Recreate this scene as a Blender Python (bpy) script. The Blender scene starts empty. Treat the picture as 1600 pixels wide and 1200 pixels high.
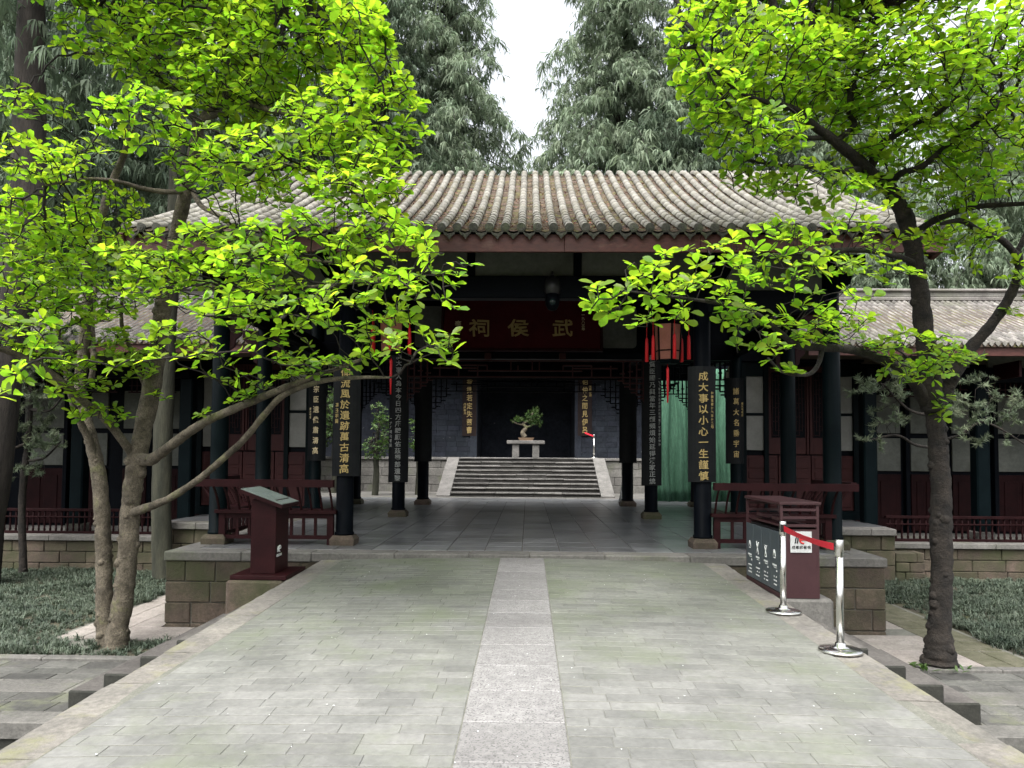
import bpy, math, random
import numpy as np
from mathutils import Vector, Matrix, Euler

random.seed(7)
rng = np.random.default_rng(11)
C = bpy.context.scene.collection
S = bpy.context.scene
R = math.radians
PI = math.pi

# ------------------------------------------------------------------ camera, sky, sun, exposure
F = 1180.0                                  # focal length in pixels of the 1600 px wide photograph
YAW, PITCH, ROLL = math.atan(25 / F), R(2.5), R(0.4)
EYE = Vector((0.075, 0.0, 1.765))
cam = bpy.data.cameras.new('camera')
cam.sensor_width = 36.0
cam.lens = 36.0 * F / 1600
cam.shift_y = 59.5 / 1600
cam.clip_end = 2000
cam.clip_start = 0.05
camo = bpy.data.objects.new('camera', cam)
C.objects.link(camo)
RM = Matrix.Rotation(YAW, 3, 'Z') @ Matrix.Rotation(PI / 2 + PITCH, 3, 'X') @ Matrix.Rotation(ROLL, 3, 'Z')
camo.matrix_world = Matrix.Translation(EYE) @ RM.to_4x4()
S.camera = camo


def at(px, py, Y):
    """point of the place seen at pixel (px, py) of the photograph, at distance Y along the axis"""
    d = RM @ Vector(((px - 800) / F, -(py - 600 - 59.5) / F, -1.0))
    return EYE + d * (Y / d.y)


def proj(p):
    q = RM.transposed() @ (Vector(p) - EYE)
    return 800 + F * q.x / -q.z, 659.5 - F * q.y / -q.z


W = bpy.data.worlds.new('World')
S.world = W
W.use_nodes = True
nt = W.node_tree
nt.nodes.clear()
sky = nt.nodes.new('ShaderNodeTexSky')
sky.sky_type = 'NISHITA'
sky.sun_disc = False
sky.sun_elevation = R(62)
sky.sun_rotation = R(200)
sky.air_density = 1.0
sky.dust_density = 6.0
hs = nt.nodes.new('ShaderNodeHueSaturation')
hs.inputs['Saturation'].default_value = 0.22
bg = nt.nodes.new('ShaderNodeBackground')
bg.inputs['Strength'].default_value = 0.15
wo = nt.nodes.new('ShaderNodeOutputWorld')
nt.links.new(sky.outputs[0], hs.inputs['Color'])
# overcast dome: brighter overhead than at the horizon
tc = nt.nodes.new('ShaderNodeTexCoord')
sx_ = nt.nodes.new('ShaderNodeSeparateXYZ')
nt.links.new(tc.outputs['Generated'], sx_.inputs[0])
mr_ = nt.nodes.new('ShaderNodeMapRange')
mr_.inputs['From Min'].default_value = 0.0
mr_.inputs['From Max'].default_value = 1.0
mr_.inputs['To Min'].default_value = 1.15
mr_.inputs['To Max'].default_value = 1.9
nt.links.new(sx_.outputs['Z'], mr_.inputs['Value'])
vm = nt.nodes.new('ShaderNodeVectorMath')
vm.operation = 'SCALE'
nt.links.new(hs.outputs[0], vm.inputs[0])
nt.links.new(mr_.outputs[0], vm.inputs['Scale'])
nt.links.new(vm.outputs[0], bg.inputs['Color'])
nt.links.new(bg.outputs[0], wo.inputs['Surface'])
sun = bpy.data.lights.new('sun', 'SUN')
sun.energy = 0.55
sun.angle = R(25)
sun.color = (1.0, 0.97, 0.92)
suno = bpy.data.objects.new('sun', sun)
suno.rotation_euler = (R(28), 0, R(160 - 180))
C.objects.link(suno)
S.view_settings.view_transform = 'Standard'
S.view_settings.look = 'None'
S.view_settings.exposure = 1.2
S.view_settings.gamma = 1
S.view_settings.use_curve_mapping = False
S.render.engine = 'CYCLES'
S.cycles.max_bounces = 7
S.cycles.diffuse_bounces = 2
S.cycles.transmission_bounces = 4
S.cycles.transparent_max_bounces = 6
S.cycles.use_denoising = True

# ------------------------------------------------------------------ materials
MATS = {}


def mat(name, c1, c2=None, rough=0.8, scale=4.0, var=0.0, bump=0.15, bscale=None, moss=None, mossamt=0.0, mossscale=1.3,
        metal=0.0, stretch=(1, 1, 1), spec=0.4, fine=0.35, trans=None, specks=None):
    m = bpy.data.materials.new(name)
    m.use_nodes = True
    t = m.node_tree
    N, L = t.nodes, t.links
    b = N['Principled BSDF']
    b.inputs['Roughness'].default_value = rough
    b.inputs['Metallic'].default_value = metal
    b.inputs['Specular IOR Level'].default_value = spec
    c2 = c2 or c1
    geo = N.new('ShaderNodeNewGeometry')
    mp = N.new('ShaderNodeMapping')
    mp.inputs['Scale'].default_value = stretch
    L.new(geo.outputs['Position'], mp.inputs['Vector'])

    def noise(sc, det=5.0, ro=0.6):
        n = N.new('ShaderNodeTexNoise')
        n.inputs['Scale'].default_value = sc
        n.inputs['Detail'].default_value = det
        n.inputs['Roughness'].default_value = ro
        L.new(mp.outputs[0], n.inputs['Vector'])
        return n

    def ramp(src, a, b_):
        r = N.new('ShaderNodeMapRange')
        r.inputs['From Min'].default_value = a
        r.inputs['From Max'].default_value = b_
        L.new(src, r.inputs['Value'])
        return r.outputs[0]

    def mix(fac, a, b_, mode='MIX'):
        x = N.new('ShaderNodeMix')
        x.data_type = 'RGBA'
        x.blend_type = mode
        for s, v in ((x.inputs[0], fac), (x.inputs[6], a), (x.inputs[7], b_)):
            if hasattr(v, 'links'):
                L.new(v, s)
            elif isinstance(v, (int, float)):
                s.default_value = v
            else:
                s.default_value = (*v, 1)
        return x.outputs[2]
    n1 = noise(scale)
    col = mix(ramp(n1.outputs[0], 0.32, 0.68), c1, c2)
    n2 = noise(scale * 9, 4, 0.7)
    if fine:
        f = N.new('ShaderNodeMapRange')
        f.inputs['From Min'].default_value = 0.3
        f.inputs['From Max'].default_value = 0.7
        f.inputs['To Min'].default_value = 1 - fine
        f.inputs['To Max'].default_value = 1 + fine * 0.6
        L.new(n2.outputs[0], f.inputs['Value'])
        hv = N.new('ShaderNodeHueSaturation')
        L.new(f.outputs[0], hv.inputs['Value'])
        L.new(col, hv.inputs['Color'])
        col = hv.outputs[0]
    if var:
        oi = N.new('ShaderNodeObjectInfo')
        at_ = N.new('ShaderNodeAttribute')
        at_.attribute_name = 'tint'
        ad = N.new('ShaderNodeMath')
        ad.operation = 'ADD'
        L.new(oi.outputs['Random'], ad.inputs[0])
        L.new(at_.outputs['Fac'], ad.inputs[1])
        fr = N.new('ShaderNodeMath')
        fr.operation = 'FRACT'
        L.new(ad.outputs[0], fr.inputs[0])
        mr = N.new('ShaderNodeMapRange')
        mr.inputs['To Min'].default_value = 1 - var
        mr.inputs['To Max'].default_value = 1 + var
        L.new(fr.outputs[0], mr.inputs['Value'])
        hv = N.new('ShaderNodeHueSaturation')
        L.new(mr.outputs[0], hv.inputs['Value'])
        m2 = N.new('ShaderNodeMath')
        m2.operation = 'MULTIPLY_ADD'
        m2.inputs[1].default_value = 7.31
        m2.inputs[2].default_value = 0.13
        L.new(fr.outputs[0], m2.inputs[0])
        f2 = N.new('ShaderNodeMath')
        f2.operation = 'FRACT'
        L.new(m2.outputs[0], f2.inputs[0])
        mh = N.new('ShaderNodeMapRange')
        mh.inputs['To Min'].default_value = 0.5 - var * 0.06
        mh.inputs['To Max'].default_value = 0.5 + var * 0.06
        L.new(f2.outputs[0], mh.inputs['Value'])
        L.new(mh.outputs[0], hv.inputs['Hue'])
        L.new(col, hv.inputs['Color'])
        col = hv.outputs[0]
    if specks:
        ns = noise(specks[0], 2, 0.5)
        col = mix(ramp(ns.outputs[0], specks[1], specks[1] + 0.05), col, specks[2])
    if moss:
        n3 = noise(mossscale, 6, 0.65)
        col = mix(ramp(n3.outputs[0], 0.62 - mossamt * 0.4, 0.85 - mossamt * 0.4), col, moss)
    L.new(col, b.inputs['Base Color'])
    if bump:
        nb = noise(bscale or scale * 6, 6, 0.7)
        bp = N.new('ShaderNodeBump')
        bp.inputs['Strength'].default_value = bump
        bp.inputs['Distance'].default_value = 0.02
        L.new(nb.outputs[0], bp.inputs['Height'])
        L.new(bp.outputs[0], b.inputs['Normal'])
    if trans:
        tr = N.new('ShaderNodeBsdfTranslucent')
        hv2 = mix(1.0, col, trans[1], 'MULTIPLY')
        L.new(hv2, tr.inputs['Color'])
        ms = N.new('ShaderNodeMixShader')
        ms.inputs[0].default_value = trans[0]
        L.new(b.outputs[0], ms.inputs[1])
        L.new(tr.outputs[0], ms.inputs[2])
        L.new(ms.outputs[0], N['Material Output'].inputs['Surface'])
    MATS[name] = m
    return m


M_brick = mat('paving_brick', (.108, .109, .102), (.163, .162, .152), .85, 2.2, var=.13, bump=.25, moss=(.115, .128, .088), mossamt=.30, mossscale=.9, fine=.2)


def algae_shade(m, col, y0, y1, x_soft=2.4):
    """green-black algal film with shade painted into it, darkening the deck towards the pavilion"""
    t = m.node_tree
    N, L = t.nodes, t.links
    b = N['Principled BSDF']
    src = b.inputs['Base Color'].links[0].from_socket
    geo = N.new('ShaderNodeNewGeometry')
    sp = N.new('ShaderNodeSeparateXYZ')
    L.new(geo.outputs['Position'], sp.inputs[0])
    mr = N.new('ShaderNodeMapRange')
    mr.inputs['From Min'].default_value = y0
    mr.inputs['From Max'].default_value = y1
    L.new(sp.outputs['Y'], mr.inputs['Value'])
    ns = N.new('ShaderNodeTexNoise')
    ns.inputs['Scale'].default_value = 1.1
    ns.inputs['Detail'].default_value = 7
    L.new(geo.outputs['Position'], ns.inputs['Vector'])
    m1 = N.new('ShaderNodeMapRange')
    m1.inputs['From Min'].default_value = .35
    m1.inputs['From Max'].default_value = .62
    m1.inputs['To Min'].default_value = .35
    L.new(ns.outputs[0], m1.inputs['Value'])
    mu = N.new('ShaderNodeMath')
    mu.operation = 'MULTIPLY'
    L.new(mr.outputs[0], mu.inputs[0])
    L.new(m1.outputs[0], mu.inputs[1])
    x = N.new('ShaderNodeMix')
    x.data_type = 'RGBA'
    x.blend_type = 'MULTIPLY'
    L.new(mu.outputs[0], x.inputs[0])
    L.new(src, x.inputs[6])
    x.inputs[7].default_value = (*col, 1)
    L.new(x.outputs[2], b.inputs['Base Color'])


algae_shade(M_brick, (.62, .68, .55), 5.2, 9.0)  # algal tint on the bricks, plus painted shade deepening towards the pavilion
M_grout = mat('joint_mortar', (.10, .10, .085), (.15, .15, .125), .95, 8)
M_granite = mat("pale_granite", (.165, .160, .156), (.21, .205, .20), .65, 2, var=.10, bump=.1, specks=(75, .56, (.085, .082, .08)), fine=.3)
M_kerb = mat('sandstone_kerb', (.11, .104, .094), (.175, .163, .143), .9, 2.5, var=.12, bump=.5, moss=(.16, .16, .075), mossamt=.22, mossscale=2.2)
M_block = mat('reddish_sandstone', (.052, .040, .030), (.105, .080, .060), .92, 3, var=.28, bump=.9, bscale=34, moss=(.042, .045, .020), mossamt=.50)
M_slab = mat('grey_stone_slab', (.085, .082, .075), (.14, .134, .122), .85, 2.5, var=.15, bump=.5, moss=(.09, .10, .06), mossamt=.18)
M_tilefloor = mat('floor_stone', (.090, .094, .098), (.15, .154, .16), .30, 2.5, var=.3, bump=.05, fine=.2, spec=.6)
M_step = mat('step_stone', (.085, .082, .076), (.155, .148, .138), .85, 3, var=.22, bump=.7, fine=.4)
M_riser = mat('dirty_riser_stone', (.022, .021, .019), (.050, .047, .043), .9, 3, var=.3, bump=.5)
M_algae = mat('black_algae_stone', (.014, .015, .012), (.030, .030, .024), .9, 5, bump=.5)
M_dkstep = mat('dark_step_stone', (.055, .050, .046), (.10, .092, .085), .85, 3, var=.15, bump=.4)
M_mortar = mat('pale_mortar', (.13, .122, .104), (.09, .086, .07), .95, 6)
M_bark = mat('magnolia_bark', (.048, .040, .027), (.165, .140, .102), .9, 7, fine=.6, bump=1.6, bscale=24, moss=(.15, .16, .06), mossamt=.15, mossscale=3)
M_bark_dk = mat('dark_magnolia_bark', (.008, .007, .006), (.034, .027, .021), .92, 7, fine=.6, bump=1.6, bscale=26)
M_bark_con = mat('furrowed_bark', (.014, .012, .010), (.042, .035, .029), .95, 7, bump=1.0, stretch=(1, 1, .15))
M_bark_gr = mat('greenish_bark', (.018, .020, .013), (.048, .048, .032), .95, 7, bump=1.0, stretch=(1, 1, .15))
M_leaf = mat('magnolia_leaf', (.112, .205, .016), (.170, .262, .025), .45, 1.2, var=.38, bump=0, spec=.5, fine=.1, trans=(.62, (2.35, 2.40, 1.15)))
M_leaf2 = mat('broad_leaf_green', (.04, .085, .02), (.08, .13, .035), .6, 1.2, var=.3, bump=0, fine=.1, trans=(.35, (1.2, 1.4, .8)))
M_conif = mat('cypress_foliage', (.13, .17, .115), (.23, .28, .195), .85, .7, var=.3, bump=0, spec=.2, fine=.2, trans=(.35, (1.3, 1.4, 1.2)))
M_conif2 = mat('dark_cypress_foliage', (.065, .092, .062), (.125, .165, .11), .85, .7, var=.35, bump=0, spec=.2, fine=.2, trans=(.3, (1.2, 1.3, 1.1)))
M_needle = mat('grey_green_needle', (.085, .115, .075), (.16, .19, .12), .75, 2.5, var=.35, bump=0, spec=.2, fine=.2, trans=(.25, (1.1, 1.2, 1)))
M_grass = mat('mondo_grass', (.030, .046, .030), (.10, .125, .088), .6, 2.0, var=.45, bump=0, spec=.35, fine=.15, trans=(.2, (1, 1.1, .9)))
M_soil = mat('soil', (.035, .032, .022), (.07, .06, .04), .95, 4, bump=.5, moss=(.07, .08, .03), mossamt=.3)
M_tile = mat('clay_barrel_tile', (.165, .156, .134), (.27, .26, .232), .85, 5, var=.2, bump=.4, moss=(.11, .10, .065), mossamt=.32, mossscale=2.5)
M_tileend = mat('carved_tile_end', (.045, .046, .038), (.085, .083, .068), .9, 14, var=.2, bump=.7, moss=(.10, .12, .06), mossamt=.25, mossscale=6)
M_pan = mat('pan_tile', (.080, .057, .042), (.14, .106, .078), .9, 6, var=.4, bump=.4, moss=(.12, .125, .03), mossamt=.30, mossscale=5)
M_litter = mat('fallen_leaves', (.16, .062, .032), (.27, .14, .085), .8, 5, var=.5, bump=0)
M_tile2 = mat('old_grey_tile', (.10, .092, .085), (.21, .198, .182), .9, 3, var=.4, bump=.3, moss=(.12, .12, .09), mossamt=.3)
M_redwood = mat('red_fascia_paint', (.048, .013, .009), (.085, .027, .020), .6, 3, bump=.25, moss=(.13, .075, .055), mossamt=.16, mossscale=3.5, stretch=(.4, 1, 1))
M_dark = mat('blue_black_lacquer', (.0015, .0022, .0038), (.003, .0042, .0062), .5, 3, bump=.04, fine=.2, spec=.04)
M_teal = mat('dark_teal_lacquer', (.0012, .0035, .0045), (.0025, .006, .0072), .5, 3, bump=.05, fine=.2, spec=.05)
M_maroon = mat('maroon_lacquer', (.014, .003, .0036), (.024, .0055, .0065), .5, 4, bump=.06, fine=.2, spec=.12)
M_darkmaroon = mat('dark_maroon_lacquer', (.008, .002, .0024), (.015, .004, .0045), .6, 4, bump=.06, fine=.2, spec=.08)
M_maroon2 = mat('red_door_lacquer', (.024, .0045, .005), (.036, .008, .0075), .6, 4, bump=.06, fine=.2, spec=.2)
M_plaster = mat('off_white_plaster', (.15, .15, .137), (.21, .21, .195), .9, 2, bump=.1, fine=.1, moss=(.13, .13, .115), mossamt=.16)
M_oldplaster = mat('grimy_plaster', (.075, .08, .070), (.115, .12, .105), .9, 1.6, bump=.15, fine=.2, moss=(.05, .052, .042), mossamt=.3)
M_plaque = mat('dark_red_plaque', (.045, .006, .008), (.060, .008, .010), .22, 2, bump=.03, fine=.1, spec=.6)
M_gold = mat('gold_leaf', (.34, .25, .09), (.44, .33, .14), .5, 20, bump=0, metal=.35, fine=.2)
M_palegold = mat('pale_gold_paint', (.50, .42, .24), (.62, .52, .32), .6, 20, bump=0, metal=.15, fine=.2)
M_greylet = mat('faded_silver_paint', (.26, .27, .26), (.36, .37, .35), .6, 20, bump=0, fine=.2)
M_board = mat('black_board', (.005, .006, .007), (.009, .010, .011), .5, 6, bump=.05, fine=.2, spec=.12)
M_brboard = mat('brown_board', (.012, .007, .0065), (.02, .012, .010), .6, 6, bump=.05, spec=.15)
M_brickwall = mat('blue_grey_brick_paint', (.012, .0145, .020), (.024, .028, .036), .85, 1.3, var=.2, bump=.3, specks=(5, .70, (.10, .10, .105)), spec=.15)
M_steel = mat('brushed_steel', (.62, .61, .58), (.70, .69, .66), .22, 30, bump=0, metal=1.0, fine=.05)
M_belt = mat('red_webbing', (.55, .012, .03), (.60, .015, .035), .6, 30, bump=.1, fine=.1)
M_tassel = mat('red_tassel_silk', (.60, .010, .015), (.70, .015, .02), .5, 60, bump=.3, stretch=(1, 1, .1), fine=.3)
M_pane = mat('pink_lantern_silk', (.42, .17, .12), (.50, .21, .15), .7, 6, bump=0, fine=.1, trans=(.4, (1.3, 1.1, 1)))
M_binmar = mat('bin_brown_paint', (.036, .013, .015), (.044, .017, .019), .45, 6, bump=.02, fine=.1)
M_bindark = mat('bin_grey_panel', (.045, .058, .066), (.055, .068, .076), .45, 6, bump=.02, fine=.1)
M_white = mat('white_print', (.62, .64, .62), None, .6, 6, bump=0, fine=0)
M_red = mat('red_print', (.55, .03, .03), None, .6, 6, bump=0, fine=0)
M_black = mat('black_plastic', (.012, .012, .013), None, .4, 6, bump=0, fine=0)
M_signgrey = mat('pale_metal_plate', (.42, .43, .42), (.48, .49, .48), .4, 9, bump=0, fine=.1)
M_etch = mat('etched_print', (.10, .13, .12), (.26, .31, .29), .5, 18, bump=0, fine=.3)
M_plate = mat('green_grey_stone_plate', (.15, .185, .17), (.20, .235, .22), .35, 9, bump=0, fine=.2)
M_net = mat('green_netting', (.085, .22, .14), (.15, .33, .22), .8, 2.5, bump=.8, bscale=70, fine=.5, stretch=(3, 3, .25), trans=(.35, (1.2, 1.3, 1.2)))
M_sheet = mat('pale_plastic_sheet', (.45, .46, .46), (.6, .6, .6), .5, 8, bump=.3, stretch=(3, 3, .3))
M_moss = mat('mossy_paving', (.060, .062, .032), (.115, .108, .075), .95, 5, bump=.5)
M_pathst = mat('path_stone', (.19, .17, .15), (.27, .245, .22), .85, 4, var=.16, bump=.3)
M_path2 = mat('courtyard_brick', (.05, .05, .045), (.09, .088, .08), .85, 3, var=.35, bump=.3, moss=(.13, .14, .08), mossamt=.2)
M_water = mat('canal_water', (.012, .018, .012), (.02, .03, .018), .06, 2, bump=.1, fine=0)
M_pot = mat('bonsai_pot_glaze', (.20, .13, .08), (.26, .18, .12), .5, 8)
M_wood = mat('pale_wood', (.30, .22, .13), (.36, .27, .17), .7, 8, stretch=(1, 1, .2))
M_glass = mat('dome_glass', (.01, .02, .02), None, .05, 5, bump=0, fine=0)


# ------------------------------------------------------------------ object helpers
WM = {}


def wm(o):
    return WM.get(o.name, Matrix())


def link(o, parent=None, local=False):
    C.objects.link(o)
    b = o.matrix_basis.copy()
    if parent:
        o.parent = parent
        if local:
            WM[o.name] = wm(parent) @ b
        else:
            o.matrix_parent_inverse = wm(parent).inverted()
            WM[o.name] = b
    else:
        WM[o.name] = b
    return o


def tag(o, label=None, cat=None, group=None, kind=None):
    if label:
        o['label'] = label
    if cat:
        o['category'] = cat
    if group:
        o['group'] = group
    if kind:
        o['kind'] = kind
    return o


def thing(name, label, cat, loc=(0, 0, 0), rz=0, group=None):
    o = bpy.data.objects.new(name, None)
    o.empty_display_size = .2
    o.location = loc
    o.rotation_euler = (0, 0, rz)
    o.matrix_basis = Matrix.Translation(loc) @ Matrix.Rotation(rz, 4, 'Z')
    link(o)
    return tag(o, label, cat, group)


def put(name, mesh, m, parent=None, basis=None, local=False):
    """one mesh object; basis is its world matrix (or its matrix in the parent's frame when local)"""
    if m and not mesh.materials:
        mesh.materials.append(m)
    o = bpy.data.objects.new(name, mesh)
    if basis is not None:
        o.matrix_basis = basis
    return link(o, parent, local)


def arr_mesh(name, V, Fs, tint=None, smooth=False):
    V = np.asarray(V, dtype=np.float32)
    Fs = np.asarray(Fs, dtype=np.int32)
    me = bpy.data.meshes.new(name)
    k = Fs.shape[1]
    me.vertices.add(len(V))
    me.vertices.foreach_set('co', V.ravel())
    me.loops.add(Fs.size)
    me.loops.foreach_set('vertex_index', Fs.ravel())
    me.polygons.add(len(Fs))
    me.polygons.foreach_set('loop_start', np.arange(0, Fs.size, k, dtype=np.int32))
    if smooth:
        me.polygons.foreach_set('use_smooth', np.ones(len(Fs), dtype=bool))
    if tint is not None:
        a = me.attributes.new('tint', 'FLOAT', 'FACE')
        a.data.foreach_set('value', np.asarray(tint, dtype=np.float32))
    me.update(calc_edges=True)
    return me


class MB:
    def __init__(s):
        s.v, s.f, s.t, s.sm = [], [], [], []

    def add(s, vs, fs, tint=0.0, smooth=False):
        n = len(s.v)
        s.v += [tuple(v) for v in vs]
        s.f += [tuple(i + n for i in f) for f in fs]
        s.t += [tint] * len(fs)
        s.sm += [smooth] * len(fs)
        return s

    def box(s, x0, x1, y0, y1, z0, z1, tint=0.0, M=None):
        vs = [(x0, y0, z0), (x1, y0, z0), (x1, y1, z0), (x0, y1, z0), (x0, y0, z1), (x1, y0, z1), (x1, y1, z1), (x0, y1, z1)]
        if M is not None:
            vs = [M @ Vector(v) for v in vs]
        return s.add(vs, [(0, 3, 2, 1), (4, 5, 6, 7), (0, 1, 5, 4), (1, 2, 6, 5), (2, 3, 7, 6), (3, 0, 4, 7)], tint)

    def cbox(s, x0, x1, y0, y1, z0, z1, c=.01, tint=0.0, jit=0.0, M=None):
        """chamfered box, 24 vertices"""
        X, Y, Z = (x0, x1), (y0, y1), (z0, z1)
        c = min(c, (x1 - x0) * .3, (y1 - y0) * .3, (z1 - z0) * .3)
        vs, ix = [], {}
        for i in (0, 1):
            for j in (0, 1):
                for k in (0, 1):
                    jx, jy, jz = (random.uniform(-jit, jit) for _ in range(3))
                    sx, sy, sz = (1 - 2 * i) * c, (1 - 2 * j) * c, (1 - 2 * k) * c
                    p = (X[i] + jx, Y[j] + jy, Z[k] + jz)
                    ix[i, j, k, 0] = len(vs); vs.append((p[0], p[1] + sy, p[2] + sz))
                    ix[i, j, k, 1] = len(vs); vs.append((p[0] + sx, p[1], p[2] + sz))
                    ix[i, j, k, 2] = len(vs); vs.append((p[0] + sx, p[1] + sy, p[2]))
        fs = []
        q = [(0, 0), (1, 0), (1, 1), (0, 1)]
        for k in (0, 1):
            a = [ix[k, i, j, 0] for i, j in q]; fs.append(a if k else a[::-1])
            a = [ix[i, k, j, 1] for i, j in q]; fs.append(a[::-1] if k else a)
            a = [ix[i, j, k, 2] for i, j in q]; fs.append(a if k else a[::-1])
        for a in (0, 1):
            for b in (0, 1):
                e = [ix[a, b, 0, 0], ix[a, b, 0, 1], ix[a, b, 1, 1], ix[a, b, 1, 0]]; fs.append(e if (a == b) else e[::-1])
                e = [ix[a, 0, b, 0], ix[a, 0, b, 2], ix[a, 1, b, 2], ix[a, 1, b, 0]]; fs.append(e[::-1] if (a == b) else e)
                e = [ix[0, a, b, 1], ix[0, a, b, 2], ix[1, a, b, 2], ix[1, a, b, 1]]; fs.append(e if (a == b) else e[::-1])
        for i in (0, 1):
            for j in (0, 1):
                for k in (0, 1):
                    e = [ix[i, j, k, 0], ix[i, j, k, 1], ix[i, j, k, 2]]
                    fs.append(e if (i + j + k) % 2 else e[::-1])
        if M is not None:
            vs = [M @ Vector(v) for v in vs]
        return s.add(vs, fs, tint)

    def tube(s, pts, rads, n=10, cap=True, jit=0.0, smooth=True, tint=0.0):
        pts = [Vector(p) for p in pts]
        if not hasattr(rads, '__len__'):
            rads = [rads] * len(pts)
        vs, fs = [], []
        up = None
        for i, p in enumerate(pts):
            t = (pts[min(i + 1, len(pts) - 1)] - pts[max(i - 1, 0)]).normalized()
            if up is None:
                up = t.orthogonal().normalized()
            else:
                up = (up - t * up.dot(t)).normalized()
            w = t.cross(up)
            for k in range(n):
                a = 2 * PI * k / n
                r = rads[i] * (1 + (random.uniform(-jit, jit) if jit else 0))
                vs.append(p + (up * math.cos(a) + w * math.sin(a)) * r)
        for i in range(len(pts) - 1):
            for k in range(n):
                a, b = i * n + k, i * n + (k + 1) % n
                fs.append((a, b, b + n, a + n))
        if cap:
            fs.append(tuple(range(n))[::-1])
            fs.append(tuple(range(len(vs) - n, len(vs))))
        return s.add(vs, fs, tint, smooth)

    def cyl(s, x, y, z0, z1, r, r2=None, n=16, smooth=True):
        return s.tube([(x, y, z0), (x, y, z1)], [r, r if r2 is None else r2], n, smooth=smooth)

    def lathe(s, x, y, prof, n=20, smooth=True):
        vs, fs = [], []
        for r, z in prof:
            for k in range(n):
                a = 2 * PI * (k + .5) / n
                vs.append((x + r * math.cos(a), y + r * math.sin(a), z))
        for i in range(len(prof) - 1):
            for k in range(n):
                a, b = i * n + k, i * n + (k + 1) % n
                fs.append((a, b, b + n, a + n))
        fs.append(tuple(range(n))[::-1])
        fs.append(tuple(range(len(vs) - n, len(vs))))
        return s.add(vs, fs, 0, smooth)

    def prism(s, poly, y0, y1, M=None):
        """outline in x, z extruded along y"""
        n = len(poly)
        vs = [(x, y0, z) for x, z in poly] + [(x, y1, z) for x, z in poly]
        fs = [tuple(range(n)), tuple(range(n, 2 * n))[::-1]] + [(i, i + n, (i + 1) % n + n, (i + 1) % n) for i in range(n)]
        if M is not None:
            vs = [M @ Vector(v) for v in vs]
        return s.add(vs, fs)

    def mesh(s, name):
        me = bpy.data.meshes.new(name)
        me.from_pydata(s.v, [], s.f)
        if any(s.t):
            a = me.attributes.new('tint', 'FLOAT', 'FACE')
            a.data.foreach_set('value', s.t)
        if any(s.sm):
            me.polygons.foreach_set('use_smooth', s.sm)
        me.update()
        return me

    def obj(s, name, m, parent=None, basis=None, local=False):
        return put(name, s.mesh(name), m, parent, basis, local)


def box_obj(name, m, parent, x0, x1, y0, y1, z0, z1, c=.006, local=False, jit=0):
    return MB().cbox(min(x0, x1), max(x0, x1), min(y0, y1), max(y0, y1), z0, z1, c, jit=jit).obj(name, m, parent, None, local)


def copy_tree(o, parent=None):
    c = o.copy()
    C.objects.link(c)
    c.parent = parent
    for ch in list(o.children):
        copy_tree(ch, c)
    return c


def mirror_x(v, side):
    return v if side > 0 else -v


GL = {}


def glyph(ch):
    if ch not in GL:
        cu = bpy.data.curves.new('glyph', 'FONT')
        cu.body = ch
        cu.extrude = .035
        cu.offset = .012
        cu.resolution_u = 2
        o = bpy.data.objects.new('glyph', cu)
        C.objects.link(o)
        dg = bpy.context.evaluated_depsgraph_get()
        me = bpy.data.meshes.new_from_object(o.evaluated_get(dg))
        bpy.data.objects.remove(o)
        bpy.data.curves.remove(cu)
        xs = [v.co.x for v in me.vertices]
        ys = [v.co.y for v in me.vertices]
        cx = (max(xs) + min(xs)) / 2
        cy = (max(ys) + min(ys)) / 2 if ch not in '一' else .38
        ph = (hash(ord(ch) * 7919) % 100) / 16
        for v in me.vertices:             # brush-like wobble, thicker to the lower right
            x, y = v.co.x - cx, v.co.y - cy
            v.co.x = x + .022 * math.sin(y * 7 + ph) + .015 * math.sin(x * 13 + ph)
            v.co.y = y + .022 * math.sin(x * 6 + ph * 2) + .05 * x * .6
        me.name = 'character'
        GL[ch] = me
    return GL[ch]


def write(text, m, parent, x, y, z, h, step, wide=1.0, local=True, name='character', dx=0.0, ry=0.0):
    """characters downwards (or sideways when dx) on a face looking to -y, as parts"""
    for i, ch in enumerate(text):
        if ch == ' ':
            continue
        b = Matrix.Translation((x + dx * i, y, z - step * i)) @ Matrix.Rotation(ry, 4, 'Y') @ Matrix.Rotation(PI / 2, 4, 'X') @ Matrix.Diagonal((h * wide, h, h * .7, 1))
        me = glyph(ch)
        key = (ch, m.name)
        if key not in GL:
            g = me.copy()
            g.materials.append(m)
            GL[key] = g
        put(name, GL[key], m, parent, b, local)


# ------------------------------------------------------------------ levels
G = -0.80            # ground of the planted courts
P = 0.311            # pavilion platform
PF = 11.14           # platform front
DW = 2.94            # half width of the bridge


def deck(x, y):
    return .022 * y + .015 - .055 * (x / DW) ** 2


# ------------------------------------------------------------------ ground
gm = MB()
gm.add([(-400, 7.2, G - .01), (400, 7.2, G - .01), (400, 900, G - .01), (-400, 900, G - .01)], [(0, 1, 2, 3)])
gm.add([(-400, -300, G - .01), (400, -300, G - .01), (400, 1.0, G - .01), (-400, 1.0, G - .01)], [(0, 1, 2, 3)])
tag(gm.obj('ground', M_soil), kind='structure')
tag(MB().add([(-60, 1.0, -1.9), (60, 1.0, -1.9), (60, 7.2, -1.9), (-60, 7.2, -1.9)], [(0, 1, 2, 3)]).obj('canal_water', M_water), kind='structure')
cw = tag(MB().box(-60, 60, 7.20, 7.36, -2.0, G - .02).box(-60, 60, .9, 1.0, -2.0, G).obj('canal_bank', M_algae), kind='structure')

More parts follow.
